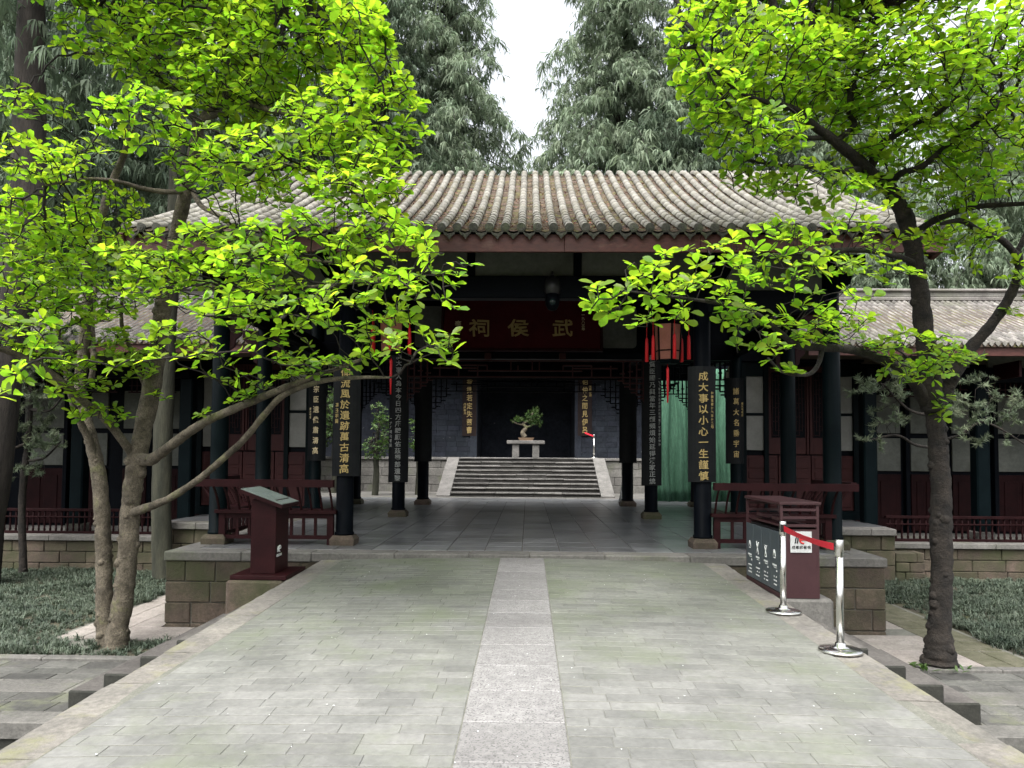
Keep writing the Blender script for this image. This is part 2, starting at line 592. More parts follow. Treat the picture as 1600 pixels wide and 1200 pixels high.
# ------------------------------------------------------------------ bridge deck with bricks, granite strip, kerb stones
bd = MB()
nx, ny = 12, 30
ys0, ys1 = -1.0, PF
for i in range(nx + 1):
    for j in range(ny + 1):
        x = -DW + 2 * DW * i / nx
        y = ys0 + (ys1 - ys0) * j / ny
        bd.v.append((x, y, deck(x, y) - .003))
for i in range(nx):
    for j in range(ny):
        a = i * (ny + 1) + j
        bd.f.append((a, a + ny + 1, a + ny + 2, a + 1)); bd.t.append(0); bd.sm.append(False)
bd.add([(-DW, ys0, -.04 - .03), (DW, ys0, -.07), (DW, ys1, .2), (-DW, ys1, .2), (-DW, ys0, -1.95), (DW, ys0, -1.95), (DW, ys1, -1.95), (-DW, ys1, -1.95)],
       [(0, 3, 7, 4), (1, 5, 6, 2), (0, 4, 5, 1)])
bridge = tag(bd.obj('bridge_deck', M_grout), kind='structure')


def slab_on_deck(mb, x0, x1, y0, y1, lift, c, tint, tilt=.002):
    zc = [[deck(x, y) for y in (y0, y1)] for x in (x0, x1)]
    j = [random.uniform(-tilt, tilt) for _ in range(4)]
    n = len(mb.v)
    b = .05
    top = [(x0 + c, y0 + c, zc[0][0] + lift + j[0]), (x1 - c, y0 + c, zc[1][0] + lift + j[1]), (x1 - c, y1 - c, zc[1][1] + lift + j[2]), (x0 + c, y1 - c, zc[0][1] + lift + j[3])]
    mid = [(x0, y0, zc[0][0] + lift - c * .8), (x1, y0, zc[1][0] + lift - c * .8), (x1, y1, zc[1][1] + lift - c * .8), (x0, y1, zc[0][1] + lift - c * .8)]
    bot = [(p[0], p[1], p[2] - b) for p in mid]
    mb.add(top + mid + bot, [(0, 1, 2, 3), (4, 5, 1, 0), (5, 6, 2, 1), (6, 7, 3, 2), (7, 4, 0, 3), (8, 9, 5, 4), (9, 10, 6, 5), (10, 11, 7, 6), (11, 8, 4, 7)], tint)


KW = .31
bricks = []
rows = int((PF - 0.2) / .15)
for side in (-1, 1):
    for r in range(rows):
        y0 = PF - .006 - (r + 1) * .15
        xs = .322
        first = random.uniform(.12, .36)
        while xs < DW - KW - .02:
            L_ = first if first else random.uniform(.31, .38)
            first = 0
            x1 = min(xs + L_, DW - KW - .004)
            if DW - KW - x1 < .1:
                x1 = DW - KW - .004
            a, b_ = (xs, x1) if side > 0 else (-x1, -xs)
            bricks.append((y0, a + .0012, b_ - .0012))
            xs = x1
vis = sorted([b for b in bricks if proj(((b[1] + b[2]) / 2, b[0] + .07, deck(b[1], b[0])))[1] < 1230 and b[0] > 3.4 and abs(proj(((b[1] + b[2]) / 2, b[0] + .07, deck(b[1], b[0])))[0] - 800) < 830])
near = set(vis[:298])
rest = MB()
for b in bricks:
    t_ = random.random()
    yj = random.uniform(-.002, .002)
    args = (b[1] + random.uniform(-.001, .001), b[2], b[0] + .006 + yj, b[0] + .144 + yj, random.uniform(-.001, .002), .004, t_, .0015)
    if b in near:
        mb = MB()
        slab_on_deck(mb, *args)
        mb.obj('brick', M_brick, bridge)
    else:
        slab_on_deck(rest, *args)
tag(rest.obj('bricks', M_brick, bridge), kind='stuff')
for k in range(19):
    y1 = PF - .006 - k * .583
    mb = MB()
    slab_on_deck(mb, -.315 + random.uniform(-.003, .003), .315, y1 - .573, y1, .004, .005, random.random(), .001)
    mb.obj('granite_slab', M_granite, bridge)
for side in (-1, 1):
    y = PF - .004
    while y > -.6:
        L_ = random.uniform(.6, .8)
        mb = MB()
        x0, x1 = (DW - KW, DW + .02) if side > 0 else (-DW - .02, -DW + KW)
        z = [deck(DW, yy) for yy in (y - L_, y)]
        lift = .006 + random.uniform(-.003, .006)
        jx = random.uniform(-.008, .008)
        n_ = 5
        vs, c = [], .012
        # slightly worn outer edge
        for iy in range(n_ + 1):
            yy = y - L_ + .004 + (L_ - .008) * iy / n_
            zz = z[0] + (z[1] - z[0]) * iy / n_ + lift
            w = random.uniform(-.006, .006)
            out = (x1 if side > 0 else x0) + w + jx
            inn = x0 if side > 0 else x1
            s_ = side
            vs += [(inn, yy, zz - .16), (inn, yy, zz - .008), (inn + s_ * .01, yy, zz), ((inn + out) / 2, yy, zz + random.uniform(-.002, .004)), (out - s_ * .02, yy, zz - .004), (out, yy, zz - .024), (out, yy, zz - .16)]
        fs = []
        for iy in range(n_):
            for q in range(6):
                a = iy * 7 + q
                fs.append((a, a + 1, a + 8, a + 7) if side > 0 else (a, a + 7, a + 8, a + 1))
        fs.append(tuple(range(7)) if side < 0 else tuple(range(7))[::-1])
        fs.append(tuple(range(len(vs) - 7, len(vs))))
        mb.add(vs, fs, random.random())
        mb.obj('kerb_stone', M_kerb, bridge)
        y -= L_
# fallen petals and bits on the deck
lit = MB()
for _ in range(150):
    x, y = random.uniform(-2.6, 2.6), random.uniform(3.6, 10.9)
    z = deck(x, y) + .008
    r = random.uniform(.003, .008)
    a0 = random.uniform(0, 6)
    lit.add([(x + r * math.cos(a0 + a) * random.uniform(.5, 1.2), y + r * math.sin(a0 + a), z + random.uniform(0, .003)) for a in (0, 1.3, 2.6, 3.9, 5.1)], [(0, 1, 2, 3, 4)])
tag(lit.obj('fallen_petals', M_white), kind='stuff')

# side stairs from the bridge down to the courts
for side in (-1, 1):
    st = thing('side_steps', 'dark stone side steps leading off the %s edge of the bridge into the court' % ('left' if side < 0 else 'right'), 'steps', (side * 3.7, 8.3, G), 0, 'stone steps beside the bridge')
    ends = [(3.40, -.09, 9.9), (3.76, -.255, 9.55), (4.12, -.43, 9.55), (4.47, -.60, 9.55)]
    xin = DW + .03
    for (xo, z, yf) in ends:
        o = box_obj('step', M_dkstep, st, side * xin, side * xo, 7.5, yf, G - .3, z, .015)
        o.data.materials.append(M_algae)       # the ends over the canal are black with algae
        for pg in o.data.polygons:
            if pg.normal.y < -.5:
                pg.material_index = 1
        xin = xo + .001

# ------------------------------------------------------------------ court paths
for side in (-1, 1):
    cp = tag(MB().box(min(side * 4.48, side * 30), max(side * 4.48, side * 30), 7.36, 9.3, G - .3, G - .006).obj('court_path', M_grout), kind='structure')
    x = 3.0
    while x < 13:       # edging slabs over the canal
        L_ = random.uniform(.9, 1.3)
        box_obj('edging_slab', M_slab, cp, side * (x + .004), side * (x + L_ - .004), 7.17 if x > 4.4 else 7.17, 7.48, G - .16, G + .004, .01)
        x += L_
    # paving: oblong stones laid across
    cnt = 0
    y = 7.49
    row = 0
    while y < 9.25:
        wdt = (.30, .30, .44, .22, .22, .30)[row % 6]
        x = 4.5 + random.uniform(0, .3)
        x = 4.5
        first = True
        while x < 12:
            L_ = random.uniform(.38, .55) if wdt < .4 else random.uniform(.9, 1.4)
            if first:
                L_ *= random.uniform(.4, 1)
                first = False
            mb = MB().cbox(min(side * (x + .005), side * (x + L_ - .005)), max(side * (x + .005), side * (x + L_ - .005)), y + .005, y + wdt - .005, G - .05, G + random.uniform(-.002, .004), .006, random.random())
            mb.obj('paving_stone', M_path2 if wdt < .4 else M_slab, cp)
            x += L_
        y += wdt
        row += 1
    x = 4.6
    while x < 14:       # kerb of the bed
        L_ = random.uniform(1.0, 1.5)
        box_obj('kerb_stone', M_slab, cp, side * (x + .004), side * (x + L_ - .004), y + .004, y + .16, G - .1, G + .035, .01)
        x += L_
    # path along the platform side
    pp = tag(MB().box(min(side * 5.3, side * 6.5), max(side * 5.3, side * 6.5), 9.6 if side < 0 else 9.47, 16.3, G - .2, G - .002).obj('side_path', M_grout), kind='structure')
    y = 10.35 if side < 0 else 9.5
    while y < 16:
        L_ = random.uniform(.55, .8)
        MB().cbox(min(side * 4.6, side * 5.72), max(side * 4.6, side * 5.72), y + .005, min(y + L_, PF - .02 if y < PF else 99) - .005, G - .05, G + .008, .006, random.random()).obj('paving_stone', M_pathst, pp) if y + .2 < PF else None
        y1 = y + L_
        for xa, xb in ((5.30, 5.72), (5.73, 6.08), (6.09, 6.42)):
            if xa < 5.5 and y + .2 < PF:
                continue
            MB().cbox(min(side * xa, side * xb), max(side * xa, side * xb), y + .005 + (xa - 5.3) * .05, y1 - .005, G - .05, G + .008 + random.uniform(-.002, .003), .006, random.random()).obj('paving_stone', M_pathst if (side < 0 or xa < 5.7) else M_moss, pp)
        y = y1

# ------------------------------------------------------------------ planted beds


def tufts(name, poly_fn, n, x0, x1, y0, y1, seed):
    r = np.random.default_rng(seed)
    X = r.uniform(x0, x1, n * 2)
    Y = r.uniform(y0, y1, n * 2)
    ok = poly_fn(X, Y)
    X, Y = X[ok][:n], Y[ok][:n]
    n = len(X)
    nb = 13
    N = n * nb
    bx = np.repeat(X, nb) + r.normal(0, .022, N)
    by = np.repeat(Y, nb) + r.normal(0, .022, N)
    az = r.uniform(0, 2 * PI, N)
    hh = np.repeat(.8 + .40 * np.sin(X * 2.1) * np.cos(Y * 1.7) + r.normal(0, .18, n), nb).clip(.35, 1.5)
    L_ = r.uniform(.11, .22, N) * hh
    w = r.uniform(.004, .0068, N)
    dx, dy = np.cos(az), np.sin(az)
    px, py = -dy, dx
    spread = r.uniform(.35, 1.0, N)
    V = np.zeros((N, 5, 3))
    bz = G - .0
    for i, (t, ww) in enumerate(((0, 1), (.5, .9))):
        out = L_ * spread * t * .7
        h = L_ * (t * 1.0) * (1 - .25 * spread)
        for sgn, k in ((-1, 0), (1, 1)):
            V[:, i * 2 + k, 0] = bx + dx * out + px * w * ww * sgn
            V[:, i * 2 + k, 1] = by + dy * out + py * w * ww * sgn
            V[:, i * 2 + k, 2] = bz + h
    V[:, 4, 0] = bx + dx * L_ * spread * .95
    V[:, 4, 1] = by + dy * L_ * spread * .95
    V[:, 4, 2] = bz + L_ * (.75 - .45 * spread)
    base = np.arange(N)[:, None] * 5
    Fs = np.concatenate([base + np.array([[0, 1, 3]]), base + np.array([[0, 3, 2]]), base + np.array([[2, 3, 4]])])
    tint = np.tile(r.random(N), 3)
    return arr_mesh(name, V.reshape(-1, 3), Fs, tint)


def bedL(X, Y):
    return (X < -6.45 + .05 * np.sin(Y * 5)) | ((Y < 10.25 + .08 * np.sin(X * 9)) & (X < -4.62))


def bedR(X, Y):
    return (X > 6.5 + .1 * np.sin(Y * 4)) & ~((X - 5.2) ** 2 + (Y - 9.6) ** 2 < .2)


tag(put('mondo_grass', tufts('mondo_grass', bedL, 8600, -14.5, -4.55, 9.5, 16.2, 3), M_grass), 'carpet of dark grey-green mondo grass in the left bed round the twin-stemmed tree', 'grass', kind='stuff')
tag(put('mondo_grass', tufts('mondo_grass', bedR, 8600, 5.6, 14.5, 9.45, 16.2, 4), M_grass), 'carpet of dark grey-green mondo grass in the right bed behind the dark trunk', 'grass', kind='stuff')

# ------------------------------------------------------------------ stone walls of blocks


def block_wall(parent, x0, x1, yf, z0, z1, courses, lmin, lmax, m, depth=.18, face='y', proud=.012, name='stone_block', jit=.004):
    """courses of chamfered blocks; face 'y' looks to -y, face 'x+' / 'x-' looks sideways with x0, x1 taken along y"""
    hs_ = (z1 - z0) / courses
    for k in range(courses):
        za, zb = z0 + k * hs_, z0 + (k + 1) * hs_
        x = x0
        first = True
        while x < x1 - .02:
            L_ = random.uniform(lmin, lmax) * (random.uniform(.4, 1) if first else 1)
            first = False
            xe = min(x + L_, x1)
            if x1 - xe < lmin * .35:
                xe = x1
            pr = random.uniform(0, proud)
            a = (x + .006, xe - .006)
            if face == 'y':
                mb = MB().cbox(a[0], a[1], yf - pr, yf + depth, za + .006, zb - .006, .012, random.random(), jit)
            elif face == 'x-':
                mb = MB().cbox(yf - pr, yf + depth, a[0], a[1], za + .006, zb - .006, .012, random.random(), jit)
            else:
                mb = MB().cbox(yf - depth, yf + pr, a[0], a[1], za + .006, zb - .006, .012, random.random(), jit)
            mb.obj(name, m, parent)
            x = xe


# ------------------------------------------------------------------ platform of the pavilion
PX = 5.27
pl = thing('stone_platform', 'low stone platform with sandstone block sides and grey paved floor under the pavilion', 'platform', (0, 17, G))
MB().box(-PX + .016, PX - .016, PF + .016, 23.8, G - .3, P - .012).box(-7.6, -PX + .03, 15.75, 23.8, G - .3, P - .013).box(PX - .03, 7.6, 15.75, 23.8, G - .3, P - .013).obj('core', M_mortar, pl)
for side in (-1, 1):
    a, b_ = (-PX, -DW - .03) if side < 0 else (DW + .03, PX)
    block_wall(pl, a + (.0 if side < 0 else 0), b_, PF, G - .25, P - .14, 4, .42, .85, M_block, .2)
    block_wall(pl, PF + .205, 15.6, side * PX, G - .25, P - .14, 4, .42, .85, M_block, .2, face='x+' if side > 0 else 'x-')
    # wing of the platform
    a, b_ = (-7.6, -PX) if side < 0 else (PX, 7.6)
    block_wall(pl, a, b_, 15.7, G - .25, P - .14, 4, .42, .8, M_block, .2)
    x = a
    while x < b_ - .05:
        xe = min(x + random.uniform(.75, .95), b_)
        MB().cbox(x + .003, xe - .003, 15.62, 16.1, P - .138, P, .014, random.random(), .003).obj('coping_slab', M_slab, pl)
        x = xe
    block_wall(pl, 15.9, 23.7, side * 7.6, G - .25, P - .14, 4, .42, .85, M_block, .2, face='x+' if side > 0 else 'x-')
    MB().box(min(side * 5.3, side * 7.62), max(side * 5.3, side * 7.62), 16.1, 23.8, P - .02, P).obj('wing_paving', M_tilefloor, pl)
x = -PX - .02
while x < PX:
    xe = min(x + random.uniform(.85, 1.25), PX + .02)
    if PX - xe < .4:
        xe = PX + .02
    MB().cbox(x + .003, xe - .003, PF - .03, PF + .38, P - .138, P, .014, random.random(), .004).obj('coping_slab', M_slab, pl)
    x = xe
for side in (-1, 1):
    y = PF + .385
    while y < 15.6:
        ye = min(y + random.uniform(.85, 1.2), 15.6)
        a, b_ = (PX - .33, PX + .02) if side > 0 else (-PX - .02, -PX + .33)
        MB().cbox(a, b_, y + .003, ye - .003, P - .138, P, .012, random.random(), .003).obj('coping_slab', M_slab, pl)
        y = ye
ft, fc = .575, 0
cells = []
for j in range(22):
    for i in range(-9, 9):
        x0 = i * ft + .0
        x1 = x0 + ft
        x0, x1 = max(x0, -PX + .335), min(x1, PX - .335)
        if x1 - x0 < .08:
            continue
        y0 = PF + .385 + j * ft
        cells.append((y0, x0, x1, min(y0 + ft, 23.78)))
cells.sort(key=lambda c: (c[0] + abs(c[1]) * .4))
fl = MB()
for n_, (y0, x0, x1, y1) in enumerate(cells):
    t_ = random.random()
    dz = random.uniform(-.003, .001)
    if n_ < 290:
        MB().cbox(x0 + .006, x1 - .006, y0 + .009, y1 - .009, P - .05, P + dz, .004, t_).obj('floor_tile', M_tilefloor, pl)
    else:
        fl.cbox(x0 + .006, x1 - .006, y0 + .012, y1 - .012, P - .05, P + dz, .004, t_)
tag(fl.obj('floor_tiles', M_tilefloor, pl), kind='stuff')

# ------------------------------------------------------------------ the pavilion
pv = thing('gate_pavilion', 'open timber gate pavilion with black columns and a curved barrel-tiled roof', 'pavilion', (0, 17, P))
RY0, RY1, RZ0, RZ1 = 10.9, 16.6, 5.03, 8.07


def roof_pt(t):
    f = .80 * t + .20 * t * t
    y = RY0 + (RY1 - RY0) * t
    z = RZ0 + (RZ1 - RZ0) * f
    if t > .9:
        z -= (t - .9) ** 2 * 9.0
    return y, z


def roof_frame(t):
    y, z = roof_pt(t)
    y2, z2 = roof_pt(t + .01)
    return y, z, math.atan2(z2 - z, y2 - y)


SP = .234
cols = list(range(-25, 27))
NS = 21
# one barrel tile: half round, a little narrower and lower at the upper end
def barrel_mesh(name, L_, r, n=8):
    vs, fs = [], []
    for (y, rr, dz) in ((0, r, .0), (L_, r * .93, -.006)):
        for k in range(n + 1):
            a = PI * k / n
            vs.append((rr * math.cos(a), y, rr * math.sin(a) + dz))
    for k in range(n):
        fs.append((k, k + 1, n + 2 + k, n + 1 + k))
    fs.append(tuple(range(n + 1))[::-1])
    mb = MB()
    mb.add(vs, fs, 0, True)
    mb.sm[-1] = False
    return mb


SL = math.hypot(RY1 - RY0, RZ1 - RZ0) / NS
BT = barrel_mesh('cover_tile', SL + .02, .067)
bt_mesh = BT.mesh('cover_tile')
bt_mesh.materials.append(M_tile)
restV, restF, restT = [], [], []
import itertools
bv = [Vector(v) for v in BT.v]
rest = MB()
for ci in cols:
    X = ci * SP - .04
    wob = random.uniform(-.006, .006)
    for s_ in range(NS):
        y, z, a = roof_frame(s_ / NS)
        B = Matrix.Translation((X + wob + random.uniform(-.004, .004), y, z + .055)) @ Matrix.Rotation(a + random.uniform(-.01, .01), 4, 'X') @ Matrix.Rotation(random.uniform(-.012, .012), 4, 'Z')
        if s_ < 6:
            put('cover_tile', bt_mesh, None, pv, B)
        else:
            rest.add([B @ v for v in bv], BT.f, random.random(), True)
tag(rest.obj('cover_tiles', M_tile, pv), kind='stuff')
# back slope
back = MB()
for ci in cols:
    for s_ in range(0, NS):
        y, z, a = roof_frame(s_ / NS)
        B = Matrix.Translation((ci * SP - .04, 2 * RY1 - y, z + .055)) @ Matrix.Rotation(-a, 4, 'X') @ Matrix.Rotation(PI, 4, 'Z')
        back.add([B @ v for v in bv], BT.f, random.random(), True)
for ci in cols:      # rounded tile over the ridge
    back.tube([(ci * SP - .04, RY1 - .15, roof_pt(.975)[1] + .05), (ci * SP - .04, RY1, roof_pt(1)[1] + .07), (ci * SP - .04, RY1 + .15, roof_pt(.975)[1] + .05)], .067, 8)
tag(back.obj('back_slope_tiles', M_tile, pv), kind='stuff')
# round carved ends and pointed drip tiles
em = MB()
em.tube([(0, -.012, 0), (0, .03, 0)], .066, 16, smooth=False)
em.tube([(0, -.022, 0), (0, -.010, 0)], .048, 12, smooth=False)
em.tube([(0, -.028, 0), (0, -.02, 0)], .018, 8, smooth=False)
em = em.mesh('tile_end')
em.materials.append(M_tileend)
dm = MB().prism([(-.105, .045), (-.06, .005), (0, -.075), (.06, .005), (.105, .045), (.05, .012), (0, .0), (-.05, .012)][::1], -.012, .014)
dm2 = MB().prism([(-.11, .04), (-.075, -.018), (-.035, -.042), (0, -.078), (.035, -.042), (.075, -.018), (.11, .04), (.06, .0), (0, -.012), (-.06, .0)], -.015, .015)
dm2.prism([(-.05, -.012), (-.03, -.035), (0, -.055), (.03, -.035), (.05, -.012), (0, -.02)], -.022, -.014)
dm2 = dm2.mesh('drip_tile')
dm2.materials.append(M_tileend)
y, z, a = roof_frame(0)
for ci in cols:
    put('tile_end', em, None, pv, Matrix.Translation((ci * SP - .04 + random.uniform(-.005, .005), y - .01, z + .057)) @ Matrix.Rotation(random.uniform(-.1, .1) + .1, 4, 'X') @ Matrix.Rotation(random.uniform(-.1, .1), 4, 'Z'))
    if ci != cols[-1]:
        put('drip_tile', dm2, None, pv, Matrix.Translation((ci * SP - .04 + SP / 2, y + .005, z - .012 + random.uniform(-.008, .008))) @ Matrix.Scale(1.3, 4, (0, 0, 1)) @ Matrix.Rotation(.12 + random.uniform(-.08, .08), 4, 'X') @ Matrix.Rotation(random.uniform(-.06, .06), 4, 'Y'))
# pan tiles
pan = MB()
for ci in cols[:-1]:
    X = ci * SP - .04 + SP / 2
    for s_ in range(52):
        t0, t1 = s_ / 52, (s_ + 1.5) / 52
        y0, z0 = roof_pt(t0)
        y1, z1 = roof_pt(min(t1, 1.0))
        tw = random.uniform(-.004, .004)
        vs = []
        for (yy, zz, up) in ((y0, z0, .018), (y1, z1, -.002)):
            for k in range(5):
                u = -1 + .5 * k
                vs.append((X + u * .088, yy + (1 - u * u) * -.012, zz + up - .010 + .03 * u * u + tw))
        fs = [(k, k + 1, k + 6, k + 5) for k in range(4)]
        vs += [(v[0], v[1], v[2] - .016) for v in vs[:5]]
        fs += [(10 + k, 11 + k, k + 1, k) for k in range(4)]
        pan.add(vs, fs, random.random())
tag(pan.obj('pan_tiles', M_pan, pv), kind='stuff')
# fallen leaves caught on the roof
lt = MB()
for _ in range(3600):
    ci = random.choice(cols[:-1])
    t = random.random() ** 1.15
    y, z = roof_pt(t)
    X = ci * SP - .04 + SP / 2 + random.uniform(-.07, .07)
    r = random.uniform(.012, .035)
    a0 = random.uniform(0, 6)
    B = Matrix.Translation((X, y, z + .03 + random.uniform(0, .012))) @ Euler((random.uniform(-.5, .9), random.uniform(-.5, .5), a0)).to_matrix().to_4x4()
    lt.add([B @ Vector(p) for p in ((-r, 0, 0), (0, -r * .4, 0), (r, 0, 0), (0, r * .4, .004))], [(0, 1, 2, 3)], random.random())
tag(lt.obj('leaf_litter', M_litter, pv), kind='stuff')
# roof deck under the tiles
dk = MB()
XL, XR = cols[0] * SP - .1, cols[-1] * SP + .02
prof = [roof_pt(.012 + i * .0988) for i in range(11)]
prof = [(y, z - .03) for y, z in prof] + [(2 * RY1 - y, z - .03) for y, z in prof[::-1][1:]]
low = [(y + (.12 if i > 17 else 0), z - .035 - (.06 if i < 17 else 0)) for i, (y, z) in enumerate(prof[::-1])]
poly = prof + low
n = len(poly)
vs = [(XL, y, z) for y, z in poly] + [(XR, y, z) for y, z in poly]
half = len(prof)
fs = [(i, i + 1, n + i + 1, n + i) for i in range(n - 1)] + [(n - 1, 0, n, 2 * n - 1)]
for i in range(half - 1):
    fs.append((i, n - 1 - i, n - 2 - i, i + 1))
    fs.append((n + i, n + i + 1, 2 * n - 2 - i, 2 * n - 1 - i))
dk.add(vs, fs)
dk.obj('roof_deck', M_dark, pv)
# red fascia with weathered joints, bargeboards with a rounded hook
zf0 = EYE.z + 323 * RY0 / F
x = XL
while x < XR - .1:
    xe = min(x + random.uniform(1.7, 2.4), XR)
    if XR - xe < .6:
        xe = XR
    MB().cbox(x + .002, xe - .002, RY0 + .07 + random.uniform(-.003, .003), RY0 + .12, zf0, RZ0 - .02, .005).obj('fascia_board', M_redwood, pv)
    x = xe
for side in (-1, 1):
    X0 = XL if side < 0 else XR
    pts_t = [roof_pt(i / 10) for i in range(11)]
    outl = [(y, z - .02) for y, z in pts_t]
    lowr = [(y, z - .42) for y, z in pts_t][::-1]
    lowr[-1] = (RY0 + .62, zf0 + .02)
    hook = [(RY0 + .42, zf0 - .02), (RY0 + .22, zf0 + .03), (RY0 + .05, zf0 + .13), (RY0 - .03, zf0 + .24)]
    poly = outl + lowr[:-1] + hook
    ctr = 0
    vs = [(X0 - .035, y, z) for y, z in poly] + [(X0 + .035, y, z) for y, z in poly]
    n = len(poly)
    mb = MB()
    fs = [(i, (i + 1) % n, (i + 1) % n + n, i + n) for i in range(n)]
    L11 = len(outl)
    # side faces as strips
    lo = lowr[:-1][::-1]
    idx_lo = {i: L11 + (len(lowr) - 1 - 1) - (i - 1) for i in range(1, 11)}
    for off in (0, n):
        for i in range(1, 10):
            fs.append((i + off, i + 1 + off, idx_lo[i + 1] + off, idx_lo[i] + off))
        h0 = L11 + len(lowr) - 1
        fs.append((0 + off, 1 + off, idx_lo[1] + off, h0 + off, h0 + 1 + off, h0 + 2 + off, h0 + 3 + off))
    mb.add(vs, fs)
    mb.obj('bargeboard', M_redwood, pv)
    # back half
    mb = MB()
    for i in range(10):
        (ya, za), (yb, zb) = pts_t[i], pts_t[i + 1]
        ya, yb = 2 * RY1 - ya, 2 * RY1 - yb
        mb.add([(X0 - .035, ya, za - .02), (X0 - .035, yb, zb - .02), (X0 - .035, yb, zb - .42), (X0 - .035, ya, za - .42),
                (X0 + .035, ya, za - .02), (X0 + .035, yb, zb - .02), (X0 + .035, yb, zb - .42), (X0 + .035, ya, za - .42)], [(0, 1, 2, 3), (4, 7, 6, 5), (3, 2, 6, 7)])
    mb.obj('bargeboard', M_redwood, pv)
# rafters under the eave
raf = MB()
for i in range(48):
    X = XL + .15 + i * (XR - XL - .3) / 47
    ya, za = roof_pt(.03)
    yb, zb = roof_pt(.5)
    raf.tube([(X, ya, za - .19), (X, yb, zb - .19)], .045, 6)
tag(raf.obj('rafters', M_dark, pv), kind='stuff')

# columns: black lacquer shafts on stone bases
COLS = {}
colmesh = {}


def column(x, y, top, r=.138, m=M_dark, base=.155):
    mb = MB()
    mb.lathe(x, y, [(r * 1.10, P + base), (r * 1.14, P + base + .02), (r * 1.10, P + base + .045), (r * 1.0, P + base + .05), (r * 1.0, P + 1.6), (r * .93, top)], 24)
    c = mb.obj('column', m, pv)
    b = MB()
    w = r * 1.38
    n = 4
    b.add([(x - w, y - w, P), (x + w, y - w, P), (x + w, y + w, P), (x - w, y + w, P),
           (x - w * 1.03, y - w * 1.03, P + base * .6), (x + w * 1.03, y - w * 1.03, P + base * .6), (x + w * 1.03, y + w * 1.03, P + base * .6), (x - w * 1.03, y + w * 1.03, P + base * .6),
           (x - w * .8, y - w * .8, P + base), (x + w * .8, y - w * .8, P + base), (x + w * .8, y + w * .8, P + base), (x - w * .8, y + w * .8, P + base)],
          [(0, 3, 2, 1), (0, 1, 5, 4), (1, 2, 6, 5), (2, 3, 7, 6), (3, 0, 4, 7), (4, 5, 9, 8), (5, 6, 10, 9), (6, 7, 11, 10), (7, 4, 8, 11), (8, 9, 10, 11)], random.random())
    b.obj('column_base', M_block, c)
    return c


def uz(t_y):
    """under side of the roof at depth t_y"""
    t = (t_y - RY0) / (RY1 - RY0)
    if t > 1:
        t = 2 - t
    return roof_pt(t)[1] - .14


CX, OX = 2.87, 4.93
for sx in (-1, 1):
    column(sx * CX, 12.17, uz(12.17), .138, M_dark)
    column(sx * OX, 12.17, uz(12.17), .138, M_teal)
    column(sx * OX, 14.2, uz(14.2), .138, M_teal)
    column(sx * 2.95, 17.7, uz(17.7), .150, M_dark)
    column(sx * OX, 17.7, uz(17.7), .140, M_teal)
    column(sx * 2.97, 22.0, uz(22.0), .160, M_dark)
    column(sx * OX, 22.0, uz(22.0), .140, M_dark)


def beam(name, x0, x1, y, w, z0, z1, m=M_dark, c=.015):
    return box_obj(name, m, pv, x0, x1, y - w / 2, y + w / 2, z0, z1, c)


